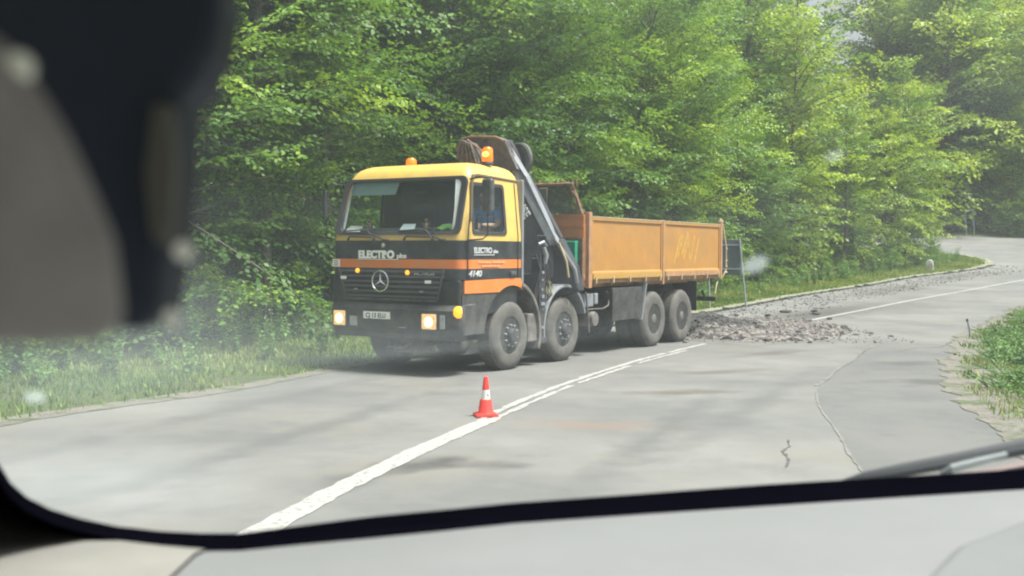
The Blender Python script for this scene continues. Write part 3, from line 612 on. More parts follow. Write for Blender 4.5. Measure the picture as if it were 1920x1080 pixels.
# side panels
AX, AZ, AR = 1.45, .56, .77
for far in (False, True):
    ya = 2.5 if far else 0; sg = -1 if far else 1
    def arch(a0, a1, r, n=12): return [(AX + r * math.cos(R_(a)), AZ + r * math.sin(R_(a))) for a in np.linspace(a0, a1, n)]
    a_l = 180 - math.degrees(math.asin((1.235 - AZ) / AR))
    poly = [(.14, 1.235), (.14, 1.425), (1.70, 1.445)] + arch(66, a_l, AR, 12)
    mb = MB(); mb.prism([(x, ya, z) for x, z in poly], (0, sg * .04, 0)); mb.build('wheel_arch_panel', K['orange'], truck)
    poly = [(.10, .62), (.10, 1.225)] + arch(a_l - 1, 176, AR, 8) + [(.66, .62)]
    mb = MB(); mb.prism([(x, ya + sg * .012, z) for x, z in poly], (0, sg * .05, 0)); mb.build('entry_step_panel', K['plastic'], truck)
    mb = MB(); q = arch(70, -20, AR + .02, 14); q2 = arch(-20, 70, AR + .085, 14)
    mb.prism([(x, ya - sg * .03, z) for x, z in q + q2], (0, sg * .45, 0)); mb.build('front_fender', K['dusty'], truck, bevel=.012)
    mb = MB(); mb.box((1.95, ya + sg * .02, .40) if not far else (1.95, ya + sg * .35, .40), (2.36, ya + sg * .35, .86) if not far else (2.36, ya + sg * .02, .86)); mb.build('side_box', K['dusty'], truck, bevel=.02)
    mb = MB(); q = [(3.15 + .70 * math.cos(R_(a)), .56 + .70 * math.sin(R_(a))) for a in np.linspace(192, 18, 18)]; q2 = [(3.15 + .74 * math.cos(R_(a)), .56 + .75 * math.sin(R_(a))) for a in np.linspace(18, 192, 18)]
    mb.prism([(x, ya - sg * .01, z) for x, z in q + q2], (0, sg * .42, 0)); mb.build('second_fender', K['steel'] if not far else K['dusty'], truck, bevel=.01)
# bumper and lamps
mb = MB(); prof = [(-.05, .72), (-.06, .98), (.0, 1.06), (.16, 1.08), (.16, .66), (.02, .62)]
secs_ = []
for y, dx in ((-.02, .26), (.0, .12), (.10, .02), (.5, 0), (1.25, -.02), (2.0, 0), (2.4, .02), (2.5, .12), (2.52, .26)): secs_.append([(x + dx, y, z) for x, z in prof])
vs = [q for s_ in secs_ for q in s_]; k_ = len(prof); fs = [(i * k_ + j, i * k_ + (j + 1) % k_, (i + 1) * k_ + (j + 1) % k_, (i + 1) * k_ + j) for i in range(len(secs_) - 1) for j in range(k_)] + [tuple(range(k_)), tuple((len(secs_) - 1) * k_ + j for j in range(k_))]
mb.add(vs, fs); bump_o = mb.build('bumper', K['plastic'], truck, smooth=True)
mb = MB(); mb.box((.03, .10, .53), (.35, 2.42, .64)); mb.build('bumper_skirt', K['plastic'], truck, bevel=.02)
mb = MB(); mb.tube([(.20, 1.0, .46), (.02, 1.05, .40), (.02, 1.35, .40), (.20, 1.4, .46)], .022, 6); mb.box((.3, .95, .30), (.7, 1.45, .5)); mb.build('tow_coupling', K['dusty'], truck, smooth=True)
def lamp(name, y0, y1, z0, z1, m1, x=-.055, dep=.05, housing=True):
    mb = MB()
    if housing: mb.box((x + .006, y0 - .02, z0 - .02), (x + .04, y1 + .02, z1 + .02)); h = mb.build(name, K['plastic'], truck, bevel=.012); mb = MB()
    else: h = truck
    mb.box((x - .006, y0, z0), (x + .03, y1, z1)); l = mb.build('lens', m1, h, bevel=.018, seg=3); return h
for a_, b_ in ((.37, .64), (2.12, 2.36)):
    h = lamp('headlight', a_, b_, .70, .93, K['warm'], x=-.065); mb = MB(); mb.lathe([(0, -.012), (.06, -.008), (.088, .004)], Matrix.Translation((-.072, (a_ + b_) / 2, .81)) @ Matrix.Rotation(R_(90), 4, 'Y'), 16); mb.build('bulb_glow', K['bulb'], h, smooth=True)
lamp('fog_light', .22, .32, .71, .92, K['foglamp'], x=-.05); lamp('fog_light', .93, 1.12, .70, .88, K['foglamp']); lamp('fog_light', 1.88, 2.04, .70, .86, K['foglamp'])
mb = MB()
mb.lathe([(.0, -.07), (.05, -.06), (.085, -.02), (.09, .03)], Matrix.Translation((.03, .045, .965)) @ Matrix.Rotation(R_(-90), 4, 'Y') @ Matrix.Rotation(R_(180), 4, 'Y') @ Matrix.Rotation(R_(30), 4, 'X'), 16); mb.build('turn_signal', K['amber'], truck, smooth=True)
pl = MB().box((-.085, 1.22, .825), (-.07, 1.74, .935)).build('licence_plate', K['white'], truck, bevel=.004)

def text(s_, size, mtl, parent, M_, name='lettering', depth=.004, bold=.0, sx=1., shear=0, align='LEFT'):
    c = bpy.data.curves.new(name, 'FONT'); c.body = s_; c.size = size; c.extrude = depth; c.offset = bold; c.shear = shear; c.align_x = align
    o = bpy.data.objects.new(name, c); COL.objects.link(o); bpy.context.view_layer.update()
    dg = bpy.context.evaluated_depsgraph_get(); me = bpy.data.meshes.new_from_object(o.evaluated_get(dg)); bpy.data.objects.remove(o)
    me.materials.clear(); me.materials.append(mtl); me.transform(M_ @ Matrix.Diagonal((sx, 1, 1, 1)))
    o = bpy.data.objects.new(name, me); COL.objects.link(o); o.parent = parent; return o
def Mfront(y, z, x): # reading from far side (+y) towards the near side
    return Matrix(((0, 0, -1, x), (-1, 0, 0, y), (0, 1, 0, z), (0, 0, 0, 1)))
def Mside(x, z, y=-.012): return Matrix(((1, 0, 0, x), (0, 0, -1, y), (0, 1, 0, z), (0, 0, 0, 1)))
text('ELECTRO', .155, K['white'], cab, Mfront(1.93, 1.752, .028), bold=.009, sx=1.07)
text('plus', .10, K['white'], cab, Mfront(1.175, 1.752, .028), bold=.003, sx=1.15)
MB().box((.02, 1.18, 1.727), (.03, 1.93, 1.737)).build('lettering', K['white'], cab)
text('ACTROS', .085, K['palegrey'], cab, Mfront(.84, 1.50, .018), bold=.002, sx=1.15)
text('ELECTRO', .115, K['palegrey'], cab, Mside(.36, 1.835), bold=.004, sx=1.0)
text('plus', .075, K['palegrey'], cab, Mside(.88, 1.835), bold=.002, sx=1.1)
MB().box((.36, -.014, 1.80), (.92, -.008, 1.812)).build('lettering', K['palegrey'], cab)
pe = mat('pale_orange_lettering', (.75, .42, .22), .5)
mb = MB(); x = .48
for k in range(15): w_ = .018 + .016 * ((k * 7) % 3); mb.box((x, -.013, 1.683), (x + w_, -.007, 1.706)); x += w_ + (.012 if k != 7 else .05)
x = .56
for k in range(11): w_ = .018 + .016 * ((k * 5) % 3); mb.box((x, -.013, 1.628), (x + w_, -.007, 1.648)); x += w_ + .012
mb.build('lettering', pe, cab)
text('4140', .125, K['palegrey'], cab, Mside(.22, 1.485), bold=.003, sx=1.35, shear=.25)
text('CJ 13 ELU', .095, K['rubber'], pl, Mfront(1.69, .846, -.0865), bold=.002, sx=.98, name='plate_number', depth=.001)
mb = MB(); mb.box((.03, 2.31, 1.61), (.036, 2.46, 1.725)); st = mb.build('sticker', K['white'], cab); mb = MB()
for k in range(3): mb.box((.026, 2.34, 1.63 + k * .032), (.0295, 2.43, 1.642 + k * .032))
mb.build('sticker_print', mat('red_print', (.4, .08, .08), .6), cab)
# wipers
for y0, y1, yb, z0 in ((2.12, 1.62, 1.35, 2.05), (1.02, .50, .28, 2.05)):
    mb = MB(); mb.tube([(.0, y0, z0 - .02), (-.01, y0 - .05, z0 + .03), (.0, y1 + .02, z0 + .02), (.02, y1, z0 - .03)], [.022, .016, .016, .024], 6)
    mb.tube([(.02, y1 - .02, z0 - .02), (.02, y1 + .12, z0 + .12), (.05, y1 + .30, 2.19)], .011, 5)
    mb.tube([(.02, yb + .32, z0 + .07), (.02, yb + .08, z0 - .02), (.03, yb, z0 - .03)], [.012, .018, .02], 6)
    mb.tube([(.07, y0 + .15, 2.165), (.06, y1 - .05, 2.20)], .012, 5); mb.build('wiper', K['rubber'], truck, smooth=True)
# exterior mirror on the near side
mb = MB(); c = Vector((.30, -.30, 2.68)); Mm = Matrix.Translation(c) @ Matrix.Rotation(R_(-12), 4, 'Z')
mb.box((-.05, -.10, -.24), (.05, .10, .24), 0, Mm); mir = mb.build('door_mirror', mat('mirror_housing', (.06, .065, .07), .4, dirt=(.2, .2, .2)), truck, bevel=.035, seg=3)
mb = MB(); mb.tube([(.30, -.30, 2.93), (.29, -.2, 2.95), (.33, .05, 2.93)], .012, 6); mb.build('mirror_arm', K['rubber'], mir, smooth=True); mb = MB(); mb.tube([(.32, -.28, 2.44), (.32, -.28, 2.10), (.28, -.22, 2.04), (.16, -.02, 2.02)], .013, 6); mb.build('mirror_arm', K['rubber'], mir, smooth=True)
mb = MB(); mb.box((.08, 2.66, 2.38), (.15, 2.72, 2.80)); mb.tube([(.12, 2.69, 2.82), (.2, 2.5, 2.9), (.26, 2.43, 2.9)], .012, 5); mb.build('door_mirror', K['rubber'], truck, bevel=.01)
# beacons
for k, (px, py, u) in enumerate(((914, 291, 1.15), (771, 294, 1.15))):
    c = at_plane(px, 303, u); c.z = 3.20; h = .27 if k == 0 else .16
    mb = MB(); mb.lathe([(.085, 0), (.095, .02), (.085, .05)], Matrix.Translation(c), 18); be = mb.build('beacon', K['plastic'], truck, smooth=True)
    mb = MB(); mb.lathe([(.080, .05), (.088, .07), (.082, h - .03), (.06, h), (.0, h + .012)], Matrix.Translation(c), 18); mb.build('lens', K['beacon'], be, smooth=True)
    if k == 0: mb = MB(); mb.lathe([(0, -.04), (.04, -.03), (.055, .0), (.04, .03), (0, .04)], Matrix.Translation(c + Vector((-.085, -.02, .16))), 12); mb.build('lamp', K['beaconlit'], be, smooth=True)
# interior of the cab
mb = MB(); mb.prism([(.16, .10, 1.98), (.16, .10, 2.13), (.45, .10, 2.22), (.75, .10, 2.16), (.78, .10, 1.9)], (0, 2.3, 0)); mb.build('dashboard', mat('cab_dash', (.12, .14, .145), .7), truck, bevel=.02)
mb = MB(); mb.box((1.66, .1, 1.9), (1.69, 2.4, 3.0)); mb.box((.12, .1, 1.7), (1.68, 2.4, 1.74)); mb.box((.6, .3, 3.10), (1.6, 2.2, 3.13)); mb.box((1.27, 2.38, 1.75), (1.68, 2.40, 2.95)); mb.box((.2, .04, 1.5), (1.68, .06, 2.08)); mb.box((.2, 2.44, 1.5), (1.68, 2.46, 2.08)); mb.build('cab_lining', K['cloth'], truck)
for y in (.28, 1.62):
    mb = MB(); mb.box((1.0, y, 1.75), (1.5, y + .55, 2.05)); mb.box((1.56, y + .02, 2.0), (1.65, y + .53, 2.62)); mb.box((1.57, y + .14, 2.62), (1.65, y + .41, 2.85)); mb.build('seat', K['cloth'], truck, bevel=.04)
mb = MB(); Ms = Matrix.Translation((.78, .58, 2.22)) @ Matrix.Rotation(R_(-55), 4, 'Y'); mb.lathe([(.215, -.012), (.232, 0), (.215, .012), (.2, 0)], Ms, 28, close=True)
mb.box((-.02, -.2, -.01), (.02, .2, .01), 0, Ms); mb.tube([Ms @ Vector((0, 0, 0)), (.60, .58, 2.02)], .03, 6); mb.build('steering_wheel', K['rubber'], truck, smooth=True)
mb = MB()
for k in range(7): mb.tube([(.33 + .012 * (k % 2), .14 + .024 * k, 2.93), (.22 + .012 * (k % 2), .17 + .009 * k, 2.52), (.12 + .012 * (k % 2), .15 + .008 * k, 2.17)], .017, 5)
mb.build('curtain', K['curtain'], truck, smooth=True)
mb = MB()
for k in range(3): mb.tube([(.37, 2.35 - .012 * k, 2.93), (.18, 2.37 - .01 * k, 2.2)], .012, 5)
mb.build('curtain', K['curtain'], truck, smooth=True)
mb = MB(); mb.prism([(.375, 1.40, 2.93), (.375, 2.33, 2.93), (.33, 2.34, 2.73), (.33, 1.45, 2.73)], (.02, 0, 0)); mb.build('sun_visor', K['visor'], truck, bevel=.006)
# chassis
mb = MB()
for y in (.82, 1.60): mb.box((.4, y, .78), (10.0, y + .08, 1.06))
for x in (1.0, 2.4, 3.9, 5.2, 6.2, 7.5, 8.9, 9.9): mb.box((x, .9, .82), (x + .12, 1.6, 1.02))
mb.box((3.95, .7, 1.07), (10.1, .8, 1.22)); mb.box((3.95, 1.7, 1.07), (10.1, 1.8, 1.22)); mb.build('chassis_frame', K['chassis'], truck, bevel=.01)
mb = MB(); mb.box((.5, .8, .42), (2.2, 1.7, .95)); mb.box((2.2, .9, .5), (3.6, 1.6, .9)); mb.build('engine', K['chassis'], truck, bevel=.05)
AXL = [1.45, 3.15, 6.76, 8.11]
for i, x in enumerate(AXL):
    mb = MB(); mb.tube([(x, .25, .54), (x, 2.25, .54)], .07, 10)
    if i > 1: mb.lathe([(.0, -.25), (.15, -.2), (.24, 0), (.15, .2), (0, .25)], Matrix.Translation((x, 1.25, .54)), 14)
    mb.build('axle', K['chassis'], truck, smooth=True)
WR = .54
def wheel(front):
    r0 = empty('wheel'); mb = MB(); W_ = .30
    prof = [(.285, .02), (.30, .0), (.36, -.012), (.44, -.012), (.50, .004), (.528, .03), (WR, .05), (WR, W_ - .05), (.528, W_ - .03), (.46, W_ + .01), (.36, W_ + .01), (.30, W_)]
    Mw = Matrix.Rotation(R_(-90), 4, 'X'); mb.lathe(prof, Mw, 48, close=True)
    for k in range(60):     # tread lugs
        a = 2 * math.pi * k / 60; Mk = Mw @ Matrix.Rotation(a, 4, 'Z')
        for h0, h1, off in ((.045, .14, 0), (.16, .255, .05)):
            Mq = Mw @ Matrix.Rotation(a + off, 4, 'Z'); mb.box((WR - .012, -.017, h0), (WR + .010, .017, h1), 0, Mq)
    mb.build('tyre', K['tyre'], r0, smooth=True)
    mb = MB()
    if front: pr = [(.292, .01), (.285, .03), (.27, .06), (.25, .07), (.225, .05), (.20, .02), (.15, .0), (.12, -.005), (.115, -.05), (.09, -.075), (0, -.078)]
    else: pr = [(.292, .01), (.275, .03), (.262, .12), (.25, .2), (.2, .225), (.16, .215), (.0, .2)]
    mb.lathe(pr, Mw, 36)
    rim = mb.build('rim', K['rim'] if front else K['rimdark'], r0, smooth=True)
    if not front: mb = MB(); mb.lathe([(.15, .21), (.135, .10), (.125, .04), (.10, .01), (.06, .0), (0, -.003)], Mw, 24); mb.build('hub', K['hub'], rim, smooth=True)
    mb = MB(); rb, hb = (.168, .0) if front else (.20, .215)
    for k in range(10):
        a = 2 * math.pi * k / 10; mb.lathe([(.017, hb + .03), (.017, hb - .025), (.010, hb - .035), (0, hb - .035)], Mw @ Matrix.Translation((rb * math.cos(a), rb * math.sin(a), 0)), 6)
    mb.build('wheel_nuts', K['steel'], rim); return r0
wf = wheel(True); wb = wheel(False); first = {True: wf, False: wb}; seen = set()
for i, x in enumerate(AXL):
    fr = i < 2
    for far in (False, True):
        for dual in ((0,) if fr else (0, 1)):
            k_ = (fr, ); 
            if fr not in seen: o = first[fr]; seen.add(fr)
            else: o = copy_tree(first[fr])
            o.parent = truck; y = .03 + dual * .34
            o.location = (x, y if not far else 2.5 - y, WR); o.rotation_euler = (0, R_(37 * i + 11), math.pi if far else 0)
            if dual: o.location.y += 0
# underside furniture between the second and third axle
mb = MB(); mb.prism([(4.95, .03, .58), (6.10, .03, .58), (6.30, .03, 1.20), (4.95, .03, 1.20)], (0, .42, 0)); mb.build('tool_locker', K['chassis'], truck, bevel=.015)
mb = MB(); mb.prism([(6.12, .0, .56), (6.155, .0, .56), (6.36, .0, 1.27), (6.325, .0, 1.27)], (0, .55, 0)); mb.build('mud_guard', K['steel'], truck, bevel=.004)
for y in (.05, 1.9): MB().box((8.90, y, .62), (8.925, y + .55, 1.25)).build('mud_flap', K['rubber'], truck)
mb = MB(); mb.lathe([(0, -.01), (.12, .0), (.135, .03), (.135, .42), (.12, .45), (0, .46)], Matrix.Translation((4.30, .04, .66)) @ Matrix.Rotation(R_(-90), 4, 'X'), 20); mb.build('air_tank', K['dusty'], truck, smooth=True)
mb = MB(); mb.box((3.98, .08, .88), (4.30, .45, 1.12)); mb.box((4.32, .06, .92), (4.44, .30, 1.12)); mb.build('battery_box', K['steel'], truck, bevel=.02)
mb = MB(); mb.tube([(3.95, .12, .84), (4.7, .10, .83), (4.9, .10, .88), (5.0, .12, 1.05), (4.9, .14, 1.15)], .014, 6); mb.tube([(3.9, .02, 1.15), (3.98, .02, .7), (4.02, .02, .45)], .018, 6); mb.build('hose', K['dusty'], truck, smooth=True)
# tipper bed
bed = empty('tipper_bed', (0, 0, 0), 0, truck)
mb = MB(); mb.box((3.97, .02, 1.30), (10.2, 2.48, 1.36)); mb.box((3.98, .25, 1.22), (10.1, .4, 1.30)); mb.box((3.98, 2.1, 1.22), (10.1, 2.25, 1.30)); mb.build('floor', K['beddull'], bed)
for far in (False, True):
    for (x0, x1) in ((4.06, 7.02), (7.13, 10.08)):
        y = 2.5 if far else 0; sg = -1 if far else 1
        mb = MB()
        mb.prism([(x0, y, 1.50), (x0, y + sg * .012, 1.52), (x0, y + sg * .012, 2.40), (x0, y - sg * .012, 2.425), (x0, y - sg * .012, 2.47), (x0, y + sg * .05, 2.47), (x0, y + sg * .05, 1.36), (x0, y - sg * .01, 1.36), (x0, y - sg * .01, 1.49)], (x1 - x0, 0, 0))
        mb.box((x0 - .004, min(y - sg * .006, y + sg * .05), 1.37), (x0 + .05, max(y - sg * .006, y + sg * .05), 2.46)); mb.box((x1 - .05, min(y - sg * .006, y + sg * .05), 1.37), (x1 + .004, max(y - sg * .006, y + sg * .05), 2.46))
        sb = mb.build('side_board', K['bed'], bed)
        mb = MB(); mb.box((x0, min(y - sg * .016, y + sg * .055), 2.472), (x1, max(y - sg * .016, y + sg * .055), 2.49)); mb.build('top_edge', K['edge'], sb, bevel=.004)
        mb = MB(); a_, b_ = sorted((y - sg * .014, y - sg * .028)); mb.box((x0 + .03, a_, 1.375), (x1 - .03, b_, 1.475)); mb.build('lower_strip', K['bedlow'] if x0 < 5 else K['beddull'], sb, bevel=.004)
        if not far:
            mb = MB()
            for k in range(5 if x0 < 5 else 5):
                xx = x0 + .12 + (x1 - x0 - .25) * k / 4; mb.box((xx - .02, -.045, 1.30), (xx + .02, -.005, 1.42)); mb.tube([(xx, -.03, 1.32), (xx + .02, .02, 1.27)], .016, 5)
            mb.build('hinges', K['edge'], sb, bevel=.004)
            if x0 > 5:
                mb = MB(); st_ = [[(7.62, 1.62), (7.98, 2.25), (8.02, 1.80), (8.33, 2.28), (8.42, 1.72)], [(8.45, 1.66), (8.68, 2.22)], [(8.66, 1.62), (8.92, 2.18)], [(7.8, 1.75), (8.06, 2.2)], [(8.10, 1.72), (8.36, 2.14)]]
                for l_ in st_:
                    for (xa, za), (xb, zb) in zip(l_[:-1], l_[1:]):
                        d = Vector((xb - xa, 0, zb - za)).normalized(); nn = Vector((-d.z, 0, d.x)) * .018; A = Vector((xa, .0085, za)); B = Vector((xb, .0085, zb)); mb.prism([A + nn, B + nn, B - nn, A - nn], (0, .005, 0))
                mb.build('lettering', mat('faded_yellow_lettering', (.56, .34, .06), .6, var=.35, scale=14), sb)
for x0, x1, zt in ((3.93, 4.05, 2.56), (7.035, 7.115, 2.50), (10.09, 10.20, 2.56)):
    for y in (-.02, 2.44): mb = MB(); mb.box((x0, y, 1.22 if x0 < 9 else 1.28), (x1, y + .08, zt)); mb.build('post', K['beddull'], bed, bevel=.01)
mb = MB(); mb.box((3.88, .06, 2.11), (3.925, 2.44, 2.51)); mb.box((3.86, .06, 2.30), (3.88, 2.44, 2.32)); mb.box((3.86, .06, 2.49), (3.88, 2.44, 2.52)); mb.box((3.90, .06, 1.36), (3.925, 2.44, 2.11)); mb.build('headboard', K['bedfront'], bed)
mb = MB(); mb.box((3.84, .06, 2.08), (3.899, 2.44, 2.105)); mb.box((3.80, .04, 1.25), (3.89, .11, 2.08)); mb.build('headboard_rib', K['rust'], bed, bevel=.005)
mb = MB(); mb.box((10.14, .07, 1.38), (10.19, 2.43, 2.40)); mb.build('tailgate', K['bed'], bed)
mb = MB(); mb.tube([(10.12, .03, 2.50), (10.16, .02, 2.60), (10.26, .02, 2.55)], .035, 6); mb.tube([(10.24, .0, 2.5), (10.40, -.02, 2.0), (10.42, -.02, 1.5), (10.32, .0, 1.35)], .018, 5)
for z in (1.42, 1.55, 1.68, 1.95): mb.lathe([(0, -.035), (.035, 0), (0, .035)], Matrix.Translation((10.42, -.02, z)), 6)
mb.tube([(10.15, .05, 1.26), (10.05, .05, 1.18), (9.95, .05, .95)], .016, 5); mb.build('tailgate_latch', K['edge'], bed, smooth=True)
mb = MB(); mb.box((9.98, .05, .78), (10.08, 2.45, .88)); mb.tube([(10.0, .3, .85), (9.8, .3, 1.0)], .03, 6); mb.build('underrun_bar', K['chassis'], truck, bevel=.01)
# rusty guard frame with mesh above the headboard
mb = MB(); z0 = 2.5; A = [(3.9, .12, 2.52), (3.9, .30, 3.05), (3.9, 2.2, 3.05), (3.9, 2.38, 2.52)]
mb.tube(A, .04, 6); mb.tube([(3.9, 1.02, 2.52), (3.9, 1.02, 3.04)], .022, 5); mb.tube([(3.97, .10, 2.52), (3.86, .26, 2.9), (3.92, .42, 3.04)], .02, 5); mb.tube([(3.9, .12, 2.52), (3.9, .48, 2.98)], .016, 5)
for y in (.22, .30, .52, .62, 1.0, 1.12, 1.6, 2.1): mb.tube([(3.9, y, 3.03), (3.91, y + .01, 3.14)], .018, 5)
rg = np.random.default_rng(3)
for k in range(16): y = .25 + .13 * k; mb.tube([(3.9 + rg.normal(0, .02), y + rg.normal(0, .04), 3.05 + rg.normal(0, .02)), (3.9 + rg.normal(0, .02), y + .12 + rg.normal(0, .03), 3.05 + rg.normal(0, .025))], .016, 4)
gf = mb.build('guard_frame', K['rust'], bed, smooth=True)
mb = MB()
for k in range(48): mb.tube([(3.9, .35 + .0375 * k, 2.54), (3.9, .35 + .0375 * k, 3.03)], .009, 4, cap=False)
for k in range(17): mb.tube([(3.9, .22 + .01 * k, 2.56 + .0275 * k), (3.9, 2.28 - .01 * k, 2.56 + .0275 * k)], .009, 4, cap=False)
mb.build('guard_mesh', K['darksteel'], gf)
mb = MB(); mb.box((3.82, .78, 2.62), (3.85, .95, 3.0)); mb.box((3.82, 1.1, 2.75), (3.85, 1.2, 2.95)); mb.build('hanging_plate', K['dusty'], gf, bevel=.02)
mb = MB(); mb.prism([(3.70, .13, 1.60), (3.70, .30, 1.60), (3.70, .34, 1.80), (3.70, .46, 1.90), (3.70, .46, 2.05), (3.70, .13, 2.05)], (.12, 0, 0)); mb.build('control_box', K['green'], truck, bevel=.015)
# crane folded behind the cab
crane = empty('crane', (0, 0, 0), 0, truck)
def cp(L): return [at_plane(*q) for q in L]
mb = MB(); mb.box((2.35, .25, .95), (3.2, 2.25, 1.25)); mb.box((2.3, .05, 1.0), (2.6, .4, 1.5)); mb.build('base', K['darksteel'], crane, bevel=.03)
mb = MB(); mb.lathe([(.28, 1.2), (.26, 1.6), (.2, 2.0), (.2, 2.3), (0, 2.32)], Matrix.Translation((2.9, 1.25, 0)), 18); mb.build('column', K['darksteel'], crane, smooth=True)
bm_ = cp([(930, 259, 2.5), (944, 262, 2.5), (958, 285, 2.52), (985, 330, 2.6), (1036, 437, 3.0), (1046, 452, 3.05), (1030, 462, 3.0), (1018, 436, 2.95), (972, 345, 2.6), (950, 305, 2.52)])
mb = MB(); mb.prism(bm_, (.16, 0, 0)); mb.build('boom', K['steel'], crane, bevel=.02)
b2 = cp([(944, 262, 2.7), (955, 262, 2.7), (1052, 445, 3.15), (1040, 445, 3.1)]); mb = MB(); mb.prism(b2, (.10, 0, 0)); mb.build('boom_rail', K['darksteel'], crane, bevel=.01)
mb = MB(); P1 = cp([(985, 352, 2.78), (1022, 440, 3.0), (1035, 470, 3.05), (1030, 520, 3.0), (985, 525, 2.8), (960, 440, 2.7), (960, 345, 2.7)]); mb.prism(P1, (.12, 0, 0)); arm = mb.build('inner_arm', K['darksteel'], crane, bevel=.01)
text('HUSE', .21, K['white'], arm, Matrix.Translation(at_plane(961, 372, 2.55)) @ Matrix(((0, 0, -1, 0), (-1, 0, 0, 0), (0, 1, 0, 0), (0, 0, 0, 1))) @ Matrix.Rotation(R_(-56), 4, 'Z'), bold=.006, sx=.85)
mb = MB(); P2 = cp([(1030, 440, 3.1), (1048, 448, 3.1), (1075, 500, 3.3), (1085, 545, 3.4), (1040, 560, 3.2), (1025, 500, 3.1)]); mb.prism(P2, (.22, 0, 0)); mb.build('boom_foot', K['darksteel'], crane, bevel=.02)
for pts, r_, mt in (([(1040, 448, 3.02), (1078, 505, 3.2), (1082, 530, 3.3)], .035, 'steel'), ([(1048, 455, 3.0), (1062, 490, 3.05), (1066, 520, 3.1)], .022, 'edge')):
    mb = MB(); mb.tube(cp(pts), r_, 8); mb.build('hydraulic_cylinder', K[mt], crane, smooth=True)
# head of the crane above the roof: second arm, grab and hose reel
mb = MB(); P3 = cp([(862, 262, 2.3), (878, 255, 2.3), (932, 256, 2.35), (946, 262, 2.4), (955, 285, 2.45), (970, 318, 2.5), (925, 322, 2.45), (918, 292, 2.4), (895, 284, 2.35), (880, 268, 2.3)]); mb.prism(P3, (.16, 0, 0)); mb.build('second_arm', K['rust'] if False else mat('greased_steel', (.06, .055, .065), .6, var=.4, scale=14, dirt=(.2, .17, .15), dirt_amt=.7, dscale=9), crane, bevel=.015)
mb = MB(); mb.tube(cp([(866, 262, 2.2), (884, 256, 2.2), (930, 257, 2.25), (944, 264, 2.3)]), .022, 6); mb.tube(cp([(876, 262, 2.15), (900, 280, 2.15), (912, 300, 2.2), (922, 318, 2.2)]), .022, 6); mb.tube(cp([(866, 268, 2.2), (890, 300, 2.2), (905, 318, 2.2)]), .016, 5); mb.build('hydraulic_hose', K['rust'], crane, smooth=True)
mb = MB(); P4 = cp([(853, 272, 2.1), (866, 262, 2.1), (882, 268, 2.1), (896, 296, 2.1), (900, 322, 2.1), (872, 322, 2.1), (858, 300, 2.1)]); mb.prism(P4, (.28, 0, 0))
for k in range(5): a = P4[1].lerp(P4[2], k / 4); b = P4[6].lerp(P4[4], k / 4); mb.tube([a - Vector((.02, 0, 0)), b - Vector((.02, 0, 0))], .02, 5)
mb.build('grab', mat('grab_steel', (.075, .06, .055), .75, var=.5, scale=16, dirt=(.22, .2, .19), dirt_amt=.6, dscale=12), crane, bevel=.02)
c = at_plane(974, 300, 2.95); mb = MB(); mb.lathe([(.0, -.03), (.24, -.03), (.27, -.05), (.30, -.03), (.30, .03), (.27, .05), (.24, .03), (0, .03)], Matrix.Translation(c) @ Matrix.Rotation(R_(90), 4, 'Y') @ Matrix.Rotation(R_(14), 4, 'X'), 28); mb.build('hose_reel', mat('reel', (.09, .095, .09), .7, var=.3, scale=9), crane, smooth=True)
# controls, legs and hoses of the crane beside the cab
rg = np.random.default_rng(8); mb = MB()
mb.box((2.28, .0, .42), (2.46, .16, 1.8)); mb.box((2.30, -.02, .36), (2.5, .22, .46)); mb.tube([(2.2, .0, 1.88), (2.2, .0, 2.12), (2.5, .02, 2.12), (2.5, .02, 1.9)], .014, 5); mb.tube([(2.1, .05, 1.75), (2.5, .05, 1.75)], .014, 5); og = mb.build('outrigger', K['darksteel'], crane, bevel=.01)
mb = MB()
for k in range(9):
    x = 2.22 + .05 * k; p0 = Vector((x, .04, 1.85 - .1 * rg.random())); mb.tube([p0, p0 + Vector((.06, -.05, -.25)), p0 + Vector((-.03, -.02, -.55)), p0 + Vector((.05 * rg.normal(), .02, -.9 - .3 * rg.random()))], .013, 5)
mb.build('hydraulic_hoses', K['chassis'], og, smooth=True)
mb = MB(); mb.tube([(2.36, -.03, 1.93), (2.40, -.05, 1.80), (2.38, -.04, 1.66)], [.03, .045, .03], 8); mb.tube([(2.2, -.02, 1.98), (2.34, -.04, 2.02), (2.46, -.02, 1.96)], .026, 6); mb.build('valve', K['steel'], og, smooth=True)
mb = MB(); mb.lathe([(.10, -.02), (.13, 0), (.10, .02), (.08, 0)], Matrix.Translation((2.62, .02, 1.26)) @ Matrix.Rotation(R_(80), 4, 'X'), 20, close=True); mb.tube([(2.55, 0, 1.38), (2.60, -.02, 1.22), (2.68, 0, 1.14)], .012, 5); mb.build('coiled_hose', mat('old_hose', (.22, .22, .12), .7, var=.3), og, smooth=True)
mb = MB()
for z in (1.50, 1.38, 1.22, 1.1, .98, .9, .6): mb.box((2.30 + rg.random() * .05, -.02, z), (2.36 + rg.random() * .06, -.005, z + .03 + rg.random() * .03))
mb.build('bolts', K['steel'], og)
mb = MB(); mb.box((1.78, .03, 1.25), (1.84, 2.47, 3.0)); mb.build('cab_back_edge', K['steel'], truck, bevel=.015)

